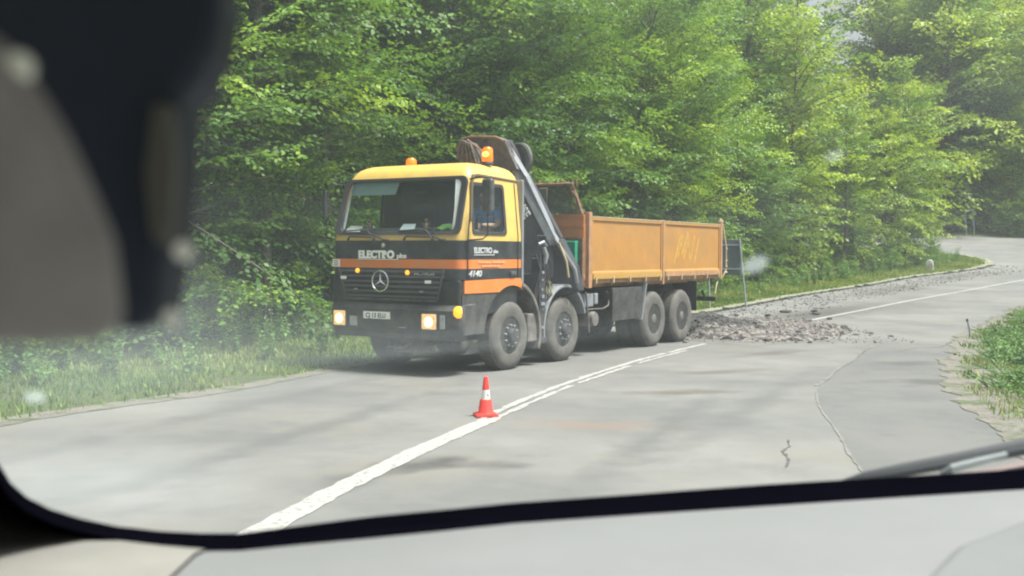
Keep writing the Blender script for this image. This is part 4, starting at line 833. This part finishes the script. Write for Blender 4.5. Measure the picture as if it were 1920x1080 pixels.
# ------------------------------------------------------------ things inside the cab: top level, resting in the truck
def to_world(v): return T0 + bX * v[0] + bY * v[1] + Vector((0, 0, v[2]))
TM = Matrix.Translation(T0) @ Matrix.Rotation(math.atan2(math.cos(TYAW), math.sin(TYAW)), 4, 'Z')
def skin_body(name, joints, edges, mtl, parent=None, sub=2, root=0):
    me = bpy.data.meshes.new(name); me.from_pydata([j[:3] for j in joints], edges, []); me.materials.append(mtl)
    o = bpy.data.objects.new(name, me); COL.objects.link(o); sl = me.skin_vertices[0] if me.skin_vertices else None
    sk = o.modifiers.new('skin', 'SKIN'); sk.use_smooth_shade = True
    if not me.skin_vertices:
        bm = bmesh.new(); bm.from_mesh(me); bm.verts.layers.skin.verify(); bm.to_mesh(me); bm.free()
    for i, j in enumerate(joints): me.skin_vertices[0].data[i].radius = (j[3], j[4] if len(j) > 4 else j[3]); me.skin_vertices[0].data[i].use_root = (i == root)
    ss = o.modifiers.new('sub', 'SUBSURF'); ss.levels = sub; ss.render_levels = sub
    if parent: o.parent = parent
    return o
skin_m = mat('skin', (.50, .28, .19), .55, var=.06); shirt = mat('blue_shirt', (.03, .24, .62), .85, var=.15, scale=8)
J = [(1.25, .55, 2.02, .17, .15), (1.27, .55, 2.22, .16, .14), (1.27, .55, 2.42, .19, .13), (1.25, .55, 2.52, .12, .10), (1.22, .55, 2.58, .055), (1.20, .55, 2.64, .062), (1.18, .55, 2.72, .088, .095), (1.18, .55, 2.80, .078, .085), (1.19, .55, 2.86, .05),
     (1.25, .35, 2.47, .075), (1.12, .27, 2.26, .05), (.92, .38, 2.26, .038), (.86, .41, 2.27, .030), (1.25, .75, 2.47, .075), (1.12, .83, 2.26, .05), (.92, .74, 2.26, .038), (.86, .71, 2.27, .030),
     (.95, .45, 1.96, .085), (.68, .44, 1.92, .06), (.62, .44, 1.75, .05), (.95, .65, 1.96, .085), (.68, .66, 1.92, .06), (.62, .66, 1.75, .05)]
Ed = [(0, 1), (1, 2), (2, 3), (3, 4), (4, 5), (5, 6), (6, 7), (7, 8), (3, 9), (9, 10), (10, 11), (11, 12), (3, 13), (13, 14), (14, 15), (15, 16), (0, 17), (17, 18), (18, 19), (0, 20), (20, 21), (21, 22)]
person = skin_body('person', J, Ed, skin_m); person.matrix_world = TM @ Matrix.Translation((.16, -.10, 0)); tag(person, 'driver in a blue shirt seated at the wheel inside the yellow truck cab', 'person')
SJ = [(1.25, .55, 2.0, .185, .165), (1.27, .55, 2.22, .175, .155), (1.27, .55, 2.42, .205, .145), (1.255, .55, 2.53, .12, .10), (1.25, .34, 2.47, .088), (1.15, .285, 2.32, .066), (1.25, .76, 2.47, .088), (1.15, .815, 2.32, .066)]
skin_body('shirt', SJ, [(0, 1), (1, 2), (2, 3), (3, 4), (4, 5), (3, 6), (6, 7)], shirt, person)
mb = MB(); mb.lathe([(.0, .12), (.05, .115), (.085, .08), (.102, .03), (.10, -.03), (.085, -.05)], Matrix.Translation((1.205, .55, 2.785)), 18); mb.build('hair', mat('dark_hair', (.03, .022, .018), .8), person, smooth=True)
mb = MB(); mb.lathe([(0, .02), (.013, .0), (0, -.02)], Matrix.Translation((1.085, .55, 2.715)) @ Matrix.Rotation(R_(20), 4, 'Y'), 8)
for y in (.455, .645): mb.lathe([(0, -.03), (.016, -.01), (.018, .015), (0, .03)], Matrix.Translation((1.19, y, 2.72)), 8)
mb.build('nose_and_ears', skin_m, person, smooth=True)
for y in (.52, .58): mb = MB(); mb.lathe([(0, -.010), (.010, 0), (0, .010)], Matrix.Translation((1.094, y, 2.745)), 8); mb.build('eye', K['white'], person, smooth=True)
for sy, hy in ((1, .41), (-1, .71)):
    for k in range(5):
        a = -.03 + .018 * k; q = Vector((.855, hy, 2.27)); L_ = (.045, .062, .066, .06, .05)[k]
        if k == 0: HJ = [(q.x, q.y, q.z, .011), (q.x - .02, q.y - .03 * -sy, q.z + .02, .009), (q.x - .045, q.y - .035 * -sy, q.z + .03, .008)]
        else: HJ = [(q.x - .01, q.y, q.z - a, .010), (q.x - .045, q.y + .01 * sy, q.z - a, .009), (q.x - .045 - L_ * .35, q.y + .01 * sy, q.z - a - .022, .008), (q.x - .035, q.y + .01 * sy, q.z - a - .04, .007)]
        skin_body('finger' if k else 'thumb', HJ, [(i, i + 1) for i in range(len(HJ) - 1)], skin_m, person, 1)
vest = MB(); rg = np.random.default_rng(5)
gx = np.linspace(.20, .50, 8); gy = np.linspace(.18, .62, 12); vv = [(x, y, 2.215 - (.05 if x < .25 else 0) + .055 * abs(math.sin(y * 17 + x * 9)) * math.sin(math.pi * (y - .16) / .48) + rg.random() * .015) for x in gx for y in gy]
vest.add(vv, [(i * 12 + j, i * 12 + j + 1, (i + 1) * 12 + j + 1, (i + 1) * 12 + j) for i in range(7) for j in range(11)])
vo = vest.build('safety_vest', mat('lime_cloth', (.28, .62, .12), .9, var=.15, scale=20, emit=((.3, .9, .2), .0)), None, smooth=True); sl_ = vo.modifiers.new('thick', 'SOLIDIFY'); sl_.thickness = .012; vo.matrix_world = TM; tag(vo, 'lime green safety vest crumpled on the truck dashboard by the driver', 'vest')
for (y0, y1, c, lb, nm) in ((.98, 1.26, (.72, .78, .82), 'white sheet of paper standing on the truck dashboard behind the windscreen', 'paper_sheet'), ):
    mb = MB(); mb.prism([(.20, y0, 2.18), (.20, y1, 2.18), (.27, y1 - .02, 2.27), (.27, y0 + .02, 2.27)], (.004, 0, .004)); o = mb.build(nm, mat('paper', c, .8, var=.05)); o.matrix_world = TM; tag(o, lb, 'paper')
mb = MB(); mb.prism([(.17, 2.02, 2.155), (.17, 2.34, 2.155), (.30, 2.32, 2.25), (.34, 2.1, 2.24)], (.01, 0, .012)); o = mb.build('paper_bag', mat('white_wrapping', (.75, .75, .7), .85, var=.1), None, bevel=.004); o.matrix_world = TM; tag(o, 'pale wrapped packet lying at the passenger end of the truck dashboard', 'packet')
for y, lb, c in ((1.88, 'small dark figure ornament on the passenger side of the truck dashboard', (.12, .06, .05)), (.78, 'small dark and brass ornament on the truck dashboard before the steering wheel', (.18, .12, .04))):
    mb = MB(); mb.lathe([(.0, .17), (.022, .16), (.026, .13), (.012, .11), (.04, .08), (.045, .03), (.05, 0), (0, 0)], Matrix.Translation((.24, y, 2.185)), 12); mb.tube([(.24, y - .03, 2.25), (.23, y - .07, 2.29)], .012, 5); mb.tube([(.24, y + .03, 2.25), (.23, y + .07, 2.28)], .012, 5)
    o = mb.build('ornament', mat('ornament', c, .5, var=.4, scale=30), None, smooth=True); o.matrix_world = TM; tag(o, lb, 'ornament')

# ------------------------------------------------------------ things on and beside the road
def pixpt(px, py, d):     # point d metres along the viewing axis
    return Vector((0, 0, CH)) + (cF + cR * ((px - 960) / FPX) - cU * ((py - 540) / FPX)) * d
cone = empty('traffic_cone', (-.29, 12.40, .004), R_(12)); tag(cone, 'small red and white traffic cone standing on the white centre line', 'traffic cone')
red = mat('cone_red', (.80, .045, .035), .45, var=.08, scale=10, dirt=(.4, .1, .07), dirt_amt=.4)
mb = MB(); mb.box((-.125, -.125, 0), (.125, .125, .028)); mb.box((-.105, -.105, .028), (.105, .105, .036)); mb.build('base', red, cone, bevel=.01)
mb = MB(); mb.lathe([(.092, .036), (.084, .05), (.066, .178), (.060, .188), (.050, .19)], None, 28); mb.build('lower_body', red, cone, smooth=True)
mb = MB(); mb.lathe([(.050, .19), (.041, .296)], None, 28); bnd = mb.build('white_band', mat('cone_white', (.8, .78, .74), .5, var=.1, scale=20), cone, smooth=True)
mb = MB(); mb.add([(.010, -.0472, .215), (.028, -.0385, .215), (.030, -.0375, .235), (.014, -.0455, .265), (.008, -.0465, .235)], [(0, 1, 2, 3, 4)]); mb.build('dark_mark', K['rubber'], bnd)
mb = MB(); mb.lathe([(.041, .296), (.026, .425), (.021, .442), (.012, .446), (0, .446)], None, 28); mb.build('upper_body', red, cone, smooth=True)

def rock(mb, c, r, rg, mi=0, flat=.7):
    t_ = (1 + 5 ** .5) / 2; V_ = [(-1, t_, 0), (1, t_, 0), (-1, -t_, 0), (1, -t_, 0), (0, -1, t_), (0, 1, t_), (0, -1, -t_), (0, 1, -t_), (t_, 0, -1), (t_, 0, 1), (-t_, 0, -1), (-t_, 0, 1)]
    F_ = [(0, 11, 5), (0, 5, 1), (0, 1, 7), (0, 7, 10), (0, 10, 11), (1, 5, 9), (5, 11, 4), (11, 10, 2), (10, 7, 6), (7, 1, 8), (3, 9, 4), (3, 4, 2), (3, 2, 6), (3, 6, 8), (3, 8, 9), (4, 9, 5), (2, 4, 11), (6, 2, 10), (8, 6, 7), (9, 8, 1)]
    a = rg.uniform(0, 6.28); ca, sa = math.cos(a), math.sin(a); sx, sy, sz = rg.uniform(.7, 1.3), rg.uniform(.6, 1.1), flat * rg.uniform(.6, 1.1)
    out = []
    for x, y, z in V_:
        k = r / 1.9 * rg.uniform(.75, 1.2); x, y, z = x * sx * k, y * sy * k, z * sz * k; out.append((c[0] + x * ca - y * sa, c[1] + x * sa + y * ca, c[2] + z))
    mb.add(out, F_, mi)
PILE = np.array([(3.7, 25.6), (3.95, 23.9), (5.3, 23.05), (6.6, 23.5), (7.9, 25.6), (8.5, 28), (7.6, 30), (6.2, 30.5), (4.9, 29.3), (4.0, 27.6)])
def in_poly(x, y, Pq):
    c = False; j = len(Pq) - 1
    for i in range(len(Pq)):
        if (Pq[i][1] > y) != (Pq[j][1] > y) and x < (Pq[j][0] - Pq[i][0]) * (y - Pq[i][1]) / (Pq[j][1] - Pq[i][1]) + Pq[i][0]: c = not c
        j = i
    return c
def pile_h(x, y):
    P_ = np.array([[x, y]]); d = float(seg_dist(P_, np.vstack([PILE, PILE[:1]]))[0])
    if not in_poly(x, y, PILE): return -.02
    big = .32 * math.exp(-(((x - 4.6) / 1.0) ** 2 + ((y - 26.3) / 1.7) ** 2))
    return min(d / .35, 1) * (.035 + .035 * (1 + math.sin(x * 5 + y * 3) * math.sin(y * 4 - x * 2)) + big)
mb = MB(); rg = np.random.default_rng(17); gx = np.arange(3.5, 8.8, .12); gy = np.arange(22.8, 30.8, .12)
vv = [(x + rg.normal(0, .02), y + rg.normal(0, .02), pile_h(x, y) + (rg.random() * .03 if pile_h(x, y) > 0 else 0)) for y in gy for x in gx]; nx = len(gx)
mb.add(vv, [(j * nx + i, j * nx + i + 1, (j + 1) * nx + i + 1, (j + 1) * nx + i) for j in range(len(gy) - 1) for i in range(nx - 1) if max(vv[j * nx + i][2], vv[(j + 1) * nx + i + 1][2], vv[j * nx + i + 1][2], vv[(j + 1) * nx + i][2]) > 0])
mb.mi = [1 if (mb.v[f_[0]][0] < 5.9 and mb.v[f_[0]][1] > 24.7) or rg.random() < .35 else 0 for f_ in mb.f]
k = 0
while k < 7000:
    x, y = rg.uniform(3.5, 9.3), rg.uniform(22.7, 31.3); h = pile_h(x, y)
    if h < 0 and (x > 8.6 or not (rg.random() < .07)): continue
    dark = (x < 5.9 and y > 24.9) or rg.random() < .25 or float(seg_dist(np.array([[x, y]]), np.vstack([PILE, PILE[:1]]))[0]) < .12
    rock(mb, (x, y, max(h, 0) + .01), (rg.uniform(.05, .085) if rg.random() < .03 else rg.uniform(.012, .030)) * (1.25 if h > 0 else .8), rg, 1 if dark else 0); k += 1
pile = mb.build('gravel_pile', [M['stone'], M['rubble']]); tag(pile, 'heap of broken stone and asphalt spilling from behind the truck onto the road', 'gravel pile', kind='stuff')
# planed-off grit along the left lane
mb = MB(); k = 0
while k < 5200:
    s_ = rg.uniform(26, 84) ; i = min(499, int(np.searchsorted(arc, s_ + 12))); off = -.34 + rg.normal(0, .09) if rg.random() < .78 else -rg.uniform(.1, 3.3)
    q = Lr[i] + Ln[i] * off
    if q[1] < 25 or not in_view(q[0], q[1], 3): continue
    rock(mb, (q[0], q[1], float(G(q[1])) + .01), rg.uniform(.008, .028) * (1 + q[1] / 70), rg, 0, .6); k += 1
tag(mb.build('grit', M['rubble']), 'dark planed asphalt grit strewn along the lane behind the truck', 'grit', kind='stuff')
protos_c = []
for k in range(5): mb = MB(); rock(mb, (0, 0, .25), .5, rg, 0, .6); rock(mb, (.25, .1, .18), .32, rg, 0, .6); protos_c.append(mb.build('asphalt_chunk', M['rubble']))
spots = [(9.2, 33.3, .22), (8.9, 30.9, .2), (6.6, 32.6, .17)]
for k in range(64):
    s_ = rg.uniform(27, 88); i = min(499, int(np.searchsorted(arc, s_ + 10))); q = Lr[i] + Ln[i] * (-.36 - rg.uniform(-.1, .12) if k % 3 else -rg.uniform(.5, 3.2)); spots.append((q[0], q[1], rg.uniform(.08, .2) * (1 + q[1] / 90)))
for k, (x, y, s_) in enumerate(spots):
    o = protos_c[k] if k < 5 else protos_c[k % 5].copy()
    if k >= 5: COL.objects.link(o)
    o.location = (x, y, float(G(y))); o.rotation_euler = (0, 0, rg.uniform(0, 6)); o.scale = (s_ * rg.uniform(1, 2.0), s_, s_ * .7)
    tag(o, 'dark lump of broken asphalt on the lane, ' + ('close behind the gravel heap' if y < 38 else 'beside the middle of the long verge' if y < 55 else 'near the bend'), 'asphalt lump', 'lumps of broken asphalt on the lane')
# road sign seen from behind
galv = mat('galvanised_steel', (.30, .34, .35), .6, metal=.2, var=.15); signback = mat('sign_back', (.09, .115, .13), .6, metal=.2, var=.15)
sg_ = empty('road_sign', (7.62, 37.0, .0)); tag(sg_, 'grey back of a large road sign on two posts behind the truck', 'road sign')
rz = Matrix.Rotation(R_(-8), 4, 'Z')
mb = MB(); mb.box((-1.18, -.02, 1.12), (.06, .01, 2.30), 0, rz); mb.build('sign_panel', signback, sg_, bevel=.01)
for z in (1.3, 2.1): mb = MB(); mb.box((-1.15, -.05, z), (.03, -.02, z + .05), 0, rz); mb.build('bracket', galv, sg_)
mb = MB(); mb.tube([rz @ Vector((-.02, -.07, 2.34)), Vector((.22, -.1, 0))], .032, 8); mb.build('post', galv, sg_, smooth=True)
mb = MB(); mb.tube([rz @ Vector((-1.08, -.07, 2.30)), Vector((-1.0, -.1, 0))], .03, 8); mb.build('post', galv, sg_, smooth=True)
# distant frame of two thin posts at the bend
c = Vector((41.2, 101.8, hz(41.2, 101.8))); sp_ = empty('sign_frame', c); tag(sp_, 'two thin pale posts standing beside the bend at the far end of the road', 'sign posts')
for x, h in ((.55, 2.2), (1.25, 2.45)): mb = MB(); mb.tube([(x - .1, 0, h), (x + .1, 0, -.2)], .05, 6); mb.build('post', galv, sp_, smooth=True)
mb = MB(); mb.box((.5, -.02, 2.25), (1.25, .02, 2.38)); mb.build('cross_bar', galv, sp_)
# white kerb-side stone on the bank
c = Vector((26.4, 66.6, hz(26.4, 66.6))); c = Vector((25.4, 67.2, hz(25.4, 67.2) + .02)); ks = empty('kilometre_stone', c, R_(-25)); tag(ks, 'small white roadside stone on the grass bank inside the bend', 'marker stone')
mb = MB(); mb.box((-.22, -.12, 0), (.22, .12, .40)); mb.build('base', mat('pale_concrete', (.55, .52, .48), .8), ks, bevel=.03)
mb = MB(); pr = [(.21 * math.cos(R_(a)), -.11, .40 + .26 * math.sin(R_(a))) for a in np.linspace(0, 180, 12)]; mb.prism(pr, (0, .22, 0)); mb.build('rounded_top', mat('white_stone', (.8, .8, .78), .7), ks, bevel=.02)
c = Vector((10.25, 24.6, 0)); stk = empty('marker_stake', (c.x, c.y, hz(c.x, c.y))); tag(stk, 'thin grey stake leaning at the corner of the near verge', 'stake')
mb = MB(); mb.tube([(0, 0, -.1), (-.04, 0, .2), (-.09, 0, .38)], [.025, .022, .018], 6); mb.build('stick', galv, stk, smooth=True); mb = MB(); mb.tube([(-.085, 0, .36), (-.10, 0, .41)], .026, 6); mb.build('cap', K['darksteel'], stk, smooth=True)

# ------------------------------------------------------------ the vehicle the photo is taken from
car = empty('car', (.3, 1.2, 0)); tag(car, 'out of focus car interior with black windscreen edge, pale dashboard and dark mirror', 'car')
def cbuild(mb, name, mtl, parent=None, **k):
    o = mb.build(name, mtl, parent or car, **k)
    if parent is None: o.matrix_parent_inverse = car.matrix_basis.inverted()
    return o
YA = R_(17.1); BE = R_(38); ZD = 1.6038
ex = Vector((math.cos(YA), math.sin(YA), 0)); ey = Vector((math.sin(YA) * math.cos(BE), -math.cos(YA) * math.cos(BE), math.sin(BE))); en = ex.cross(ey)
def ray(px, py): return cF + cR * ((px - 960) / FPX) - cU * ((py - 540) / FPX)
def at_z(px, py, z): d = ray(px, py); return Vector((0, 0, CH)) + d * ((z - CH) / d.z)
PO = at_z(960, 957, ZD)
def on_pane(px, py, off=0.): d = ray(px, py); o = Vector((0, 0, CH)); t_ = (PO + en * off - o).dot(en) / d.dot(en); return o + d * t_
bt = (-.25)
UP = [(-520, -420), (-430, 100), (-330, 480), (-200, 700), (-80, 815), (0, 872), (20, 905), (50, 932), (95, 955), (150, 972), (220, 987), (300, 996), (380, 1000), (450, 1000), (560, 986), (700, 968), (830, 956), (960, 943), (1200, 926), (1440, 908), (1700, 893), (1920, 879), (2200, 860), (2600, 832)]
LO = [(-620, -420), (-540, 100), (-440, 520), (-300, 790), (-140, 890), (0, 950), (25, 970), (60, 987), (110, 1000), (170, 1011), (240, 1020), (310, 1028), (385, 1034), (450, 1033), (560, 1022), (700, 1009), (830, 996), (960, 982), (1200, 965), (1440, 949), (1700, 932), (1920, 918), (2200, 898), (2600, 870)]
U3 = [on_pane(*q) for q in UP]; L3 = []
for i, q in enumerate(LO):
    L3.append(on_pane(*q, .0) + en * .004 if i < 4 else at_z(*q, ZD - .004 * (1 if i > 5 else .3)))
mb = MB(); n = len(U3)
ins = [p + en * .012 for p in U3]; out_ = [p - en * .03 for p in U3]; 
mb.add(U3 + ins + L3 + [p - Vector((0, 0, .05)) for p in L3], [(r_ * n + i, r_ * n + i + 1, (r_ + 1) * n + i + 1, (r_ + 1) * n + i) for r_ in range(3) for i in range(n - 1)])
cbuild(mb, 'windscreen_border', mat('black_border', (.002, .002, .004), .9, var=.1, spec=.0), smooth=True)
# glass
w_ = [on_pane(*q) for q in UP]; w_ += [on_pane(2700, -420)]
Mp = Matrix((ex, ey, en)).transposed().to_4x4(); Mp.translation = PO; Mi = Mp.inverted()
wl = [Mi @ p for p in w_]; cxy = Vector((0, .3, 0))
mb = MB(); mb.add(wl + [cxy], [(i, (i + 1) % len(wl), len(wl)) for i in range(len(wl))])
dm = bpy.data.materials.new('dusty_glare_windscreen'); dm.use_nodes = True; N = dm.node_tree.nodes; L = dm.node_tree.links; N.remove(N['Principled BSDF'])
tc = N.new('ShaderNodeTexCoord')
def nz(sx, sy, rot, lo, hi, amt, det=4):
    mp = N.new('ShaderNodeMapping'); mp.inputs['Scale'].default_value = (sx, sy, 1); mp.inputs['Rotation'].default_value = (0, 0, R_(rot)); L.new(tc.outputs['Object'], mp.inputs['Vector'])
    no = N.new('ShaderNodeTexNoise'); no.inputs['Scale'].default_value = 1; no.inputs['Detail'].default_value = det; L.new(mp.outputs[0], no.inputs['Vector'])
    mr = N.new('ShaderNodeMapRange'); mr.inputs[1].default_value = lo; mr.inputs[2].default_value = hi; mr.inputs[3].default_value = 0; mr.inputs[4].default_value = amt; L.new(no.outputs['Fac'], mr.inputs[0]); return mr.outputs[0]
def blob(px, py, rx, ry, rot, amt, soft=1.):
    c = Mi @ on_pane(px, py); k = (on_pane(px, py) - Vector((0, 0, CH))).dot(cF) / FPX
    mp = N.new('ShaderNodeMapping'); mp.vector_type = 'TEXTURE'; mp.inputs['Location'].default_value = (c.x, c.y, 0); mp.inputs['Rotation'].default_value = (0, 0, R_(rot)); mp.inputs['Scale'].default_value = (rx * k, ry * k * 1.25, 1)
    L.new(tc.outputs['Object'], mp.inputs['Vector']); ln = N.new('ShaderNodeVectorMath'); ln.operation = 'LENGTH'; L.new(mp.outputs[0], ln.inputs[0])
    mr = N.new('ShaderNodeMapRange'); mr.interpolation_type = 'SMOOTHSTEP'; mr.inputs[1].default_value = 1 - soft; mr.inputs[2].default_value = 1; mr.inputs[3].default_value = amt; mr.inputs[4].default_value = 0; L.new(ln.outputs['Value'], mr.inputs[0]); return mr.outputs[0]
terms = [nz(1.6, 9, 12, .45, .75, .03), nz(30, 60, 5, .6, .8, .015), blob(250, 690, 660, 210, 8, .12), blob(820, 655, 560, 24, 7, .05), blob(300, 560, 260, 160, 0, .06), blob(950, 622, 430, 24, 4, .03), blob(760, 640, 260, 90, 5, .025), blob(1416, 496, 34, 30, 20, .26, .6), blob(1565, 292, 26, 18, 0, .18, .7), blob(66, 745, 26, 24, 0, .25, .6), blob(150, 900, 420, 190, -15, .12)]  # noise is dust; blobs paint smears plus pale glare and reflections
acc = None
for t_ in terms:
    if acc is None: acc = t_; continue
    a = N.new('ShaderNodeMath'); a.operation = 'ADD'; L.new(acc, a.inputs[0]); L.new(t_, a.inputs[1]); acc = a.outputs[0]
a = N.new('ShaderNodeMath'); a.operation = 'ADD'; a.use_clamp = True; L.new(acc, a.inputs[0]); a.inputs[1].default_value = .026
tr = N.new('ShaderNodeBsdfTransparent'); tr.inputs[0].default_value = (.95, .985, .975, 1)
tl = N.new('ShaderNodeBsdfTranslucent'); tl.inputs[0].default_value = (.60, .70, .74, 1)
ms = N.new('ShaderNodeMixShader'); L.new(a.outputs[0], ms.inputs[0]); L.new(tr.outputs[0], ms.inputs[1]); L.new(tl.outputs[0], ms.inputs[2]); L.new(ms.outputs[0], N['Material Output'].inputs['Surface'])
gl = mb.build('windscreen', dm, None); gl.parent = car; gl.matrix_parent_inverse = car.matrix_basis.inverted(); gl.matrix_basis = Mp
# dashboard
def dash(a0, a1, name, mtl, z, zf):
    mb = MB(); idx = range(a0, a1); back = [at_z(*LO[i], ZD) if i > 4 else on_pane(*LO[i]) for i in idx]; n = len(back)
    for b in back: b.z = z
    rows = [back]
    for dy, dz in ((.03, .004), (.12, .004), (.25, .0), (.38, -.02), (.46, -.07), (.50, -.16), (.50, -.5)): rows.append([Vector((b.x, b.y - dy, zf + dz)) for b in back])
    mb.add([v for r_ in rows for v in r_], [(r_ * n + i, r_ * n + i + 1, (r_ + 1) * n + i + 1, (r_ + 1) * n + i) for r_ in range(len(rows) - 1) for i in range(n - 1)])
    return cbuild(mb, name, mtl, smooth=True)
dash(12, 24, 'dashboard', mat('pale_grey_dashboard', (.185, .190, .197), .5, var=.1, scale=3), ZD, ZD)
dash(5, 13, 'dashboard_end', mat('beige_trim', (.21, .205, .19), .75, var=.25, scale=4), ZD + .002, ZD + .003)
mb = MB(); q = [at_z(1690, 1120, ZD + .012), at_z(1790, 1020, ZD + .012), at_z(1960, 955, ZD + .012), at_z(2500, 930, ZD + .012), at_z(2500, 1300, ZD + .012), at_z(1600, 1300, ZD + .012)]; mb.prism(q, (0, 0, -.02)); cbuild(mb, 'dashboard_cover', mat('grey_cover', (.15, .16, .165), .75, var=.1), bevel=.009, seg=3)
# pillar at the left end, outside the frame
mb = MB(); i_ = range(0, 6); mb.add([L3[i] for i in i_] + [L3[i] + Vector((-.25, -.12, -.02)) for i in i_], [(i, i + 1, 6 + i + 1, 6 + i) for i in range(5)]); cbuild(mb, 'pillar_trim', mat('pillar_trim', (.33, .32, .30), .8), smooth=True)
# wiper outside the glass
mb = MB(); mb.tube([on_pane(*q, -.035) for q in ((1560, 912), (1620, 894), (1700, 880), (1800, 862), (1920, 838), (2200, 800))], [.003, .006, .008, .009, .010, .010], 8); wp = cbuild(mb, 'wiper', mat('wiper_rubber', (.02, .022, .03), .6), smooth=True)
mb = MB(); mb.tube([on_pane(*q, -.02) for q in ((1766, 890), (1785, 878), (1840, 864), (1888, 852))], [.004, .0045, .004, .003], 6); cbuild(mb, 'wiper_link', mat('wiper_metal', (.25, .28, .29), .5), wp, smooth=True)
mb = MB(); mb.tube([on_pane(*q, -.03) for q in ((1790, 893), (1850, 886), (1930, 872), (2200, 835))], [.003, .005, .008, .009], 6); cbuild(mb, 'bonnet_edge_tube', mat('bonnet_red', (.12, .075, .075), .6), wp, smooth=True)  # reddish tube standing in for the bonnet edge
# rear view mirror
def slab(name, pts, d, th, mtl, parent, bevel=.01):
    P_ = [pixpt(x, y, d) for x, y in pts]; mb = MB(); mb.prism(P_, Vector((0, -th, 0))); o = mb.build(name, mtl, parent, bevel=bevel, seg=3)
    return o
mir = empty('rear_view_mirror', (0, 0, 0), 0); mir.parent = car; mir.matrix_parent_inverse = car.matrix_basis.inverted()
HX = [(-140, -260), (440, -260), (456, -60), (458, 60), (447, 125), (420, 175), (390, 212), (378, 300), (370, 430), (358, 520), (350, 590), (318, 606), (280, 606), (240, 590), (150, 560), (20, 300), (-120, 60)]
slab('housing', HX, .33, .03, mat('dark_housing', (.022, .028, .050), .6, spec=.3, var=.15), mir, .008)
GX = [(-160, -10), (-20, 55), (35, 95), (95, 180), (140, 255), (190, 365), (226, 450), (238, 540), (246, 612), (200, 636), (120, 642), (0, 642), (-160, 640)]
slab('mirror_glass', GX, .235, .008, mat('dull_mirror', (.30, .285, .31), .5, var=.35, scale=14), mir, .004)
slab('side_ridge', [(300, 195), (335, 200), (342, 300), (338, 440), (318, 470), (296, 440), (284, 330)], .30, .008, mat('ridge_plastic', (.09, .092, .085), .7), mir, .004)
for px, py, r_, d_ in ((32, 130, 33, .230), (344, 470, 19, .285), (322, 596, 17, .29)):
    c = pixpt(px, py, d_); rr = r_ * d_ / FPX; mb = MB(); mb.lathe([(0, -rr * .5), (rr * .7, -rr * .4), (rr, 0), (rr * .8, rr * .4), (0, rr * .5)], Matrix.Translation(c) @ Matrix.Rotation(R_(90), 4, 'X'), 20); mb.build('glint_disc', mat('glint_white', (.95, .97, .95), .5, var=.03), mir, smooth=True)  # white discs stand in for bright glints on the mirror

# roof lining and front posts of the vehicle (unseen roof added to shade the interior)
tp = on_pane(-520, -420); tq = on_pane(2700, -420); zt = (tp.z + tq.z) / 2
mb = MB(); mb.prism([tp + Vector((-.15, .0, 0)), tq + Vector((.15, 0, 0)), Vector((tq.x + .15, -1.6, zt + .06)), Vector((tp.x - .15, -1.6, zt + .06))], (0, 0, .04)); cbuild(mb, 'unseen_roof_lining', mat('unseen_roof_lining', (.35, .34, .32), .9, var=.1))
# ------------------------------------------------------------ air
HAZE = .0006
if HAZE:
    hm = bpy.data.materials.new('haze'); hm.use_nodes = True; N = hm.node_tree.nodes; N.remove(N['Principled BSDF']); pv = N.new('ShaderNodeVolumePrincipled'); pv.inputs['Density'].default_value = HAZE; pv.inputs['Color'].default_value = (.86, .92, .95, 1); pv.inputs['Anisotropy'].default_value = .3
    hm.node_tree.links.new(pv.outputs[0], N['Material Output'].inputs['Volume'])
    mb = MB(); mb.box((-270, -90, -2), (310, 430, 50)); tag(mb.build('haze', hm), kind='stuff')

# ---- end
for o in list(bpy.data.objects):
    if o.location.z < -400 and o.parent is None: bpy.data.objects.remove(o)
print('objects', len(bpy.data.objects), 'trees', ntree)
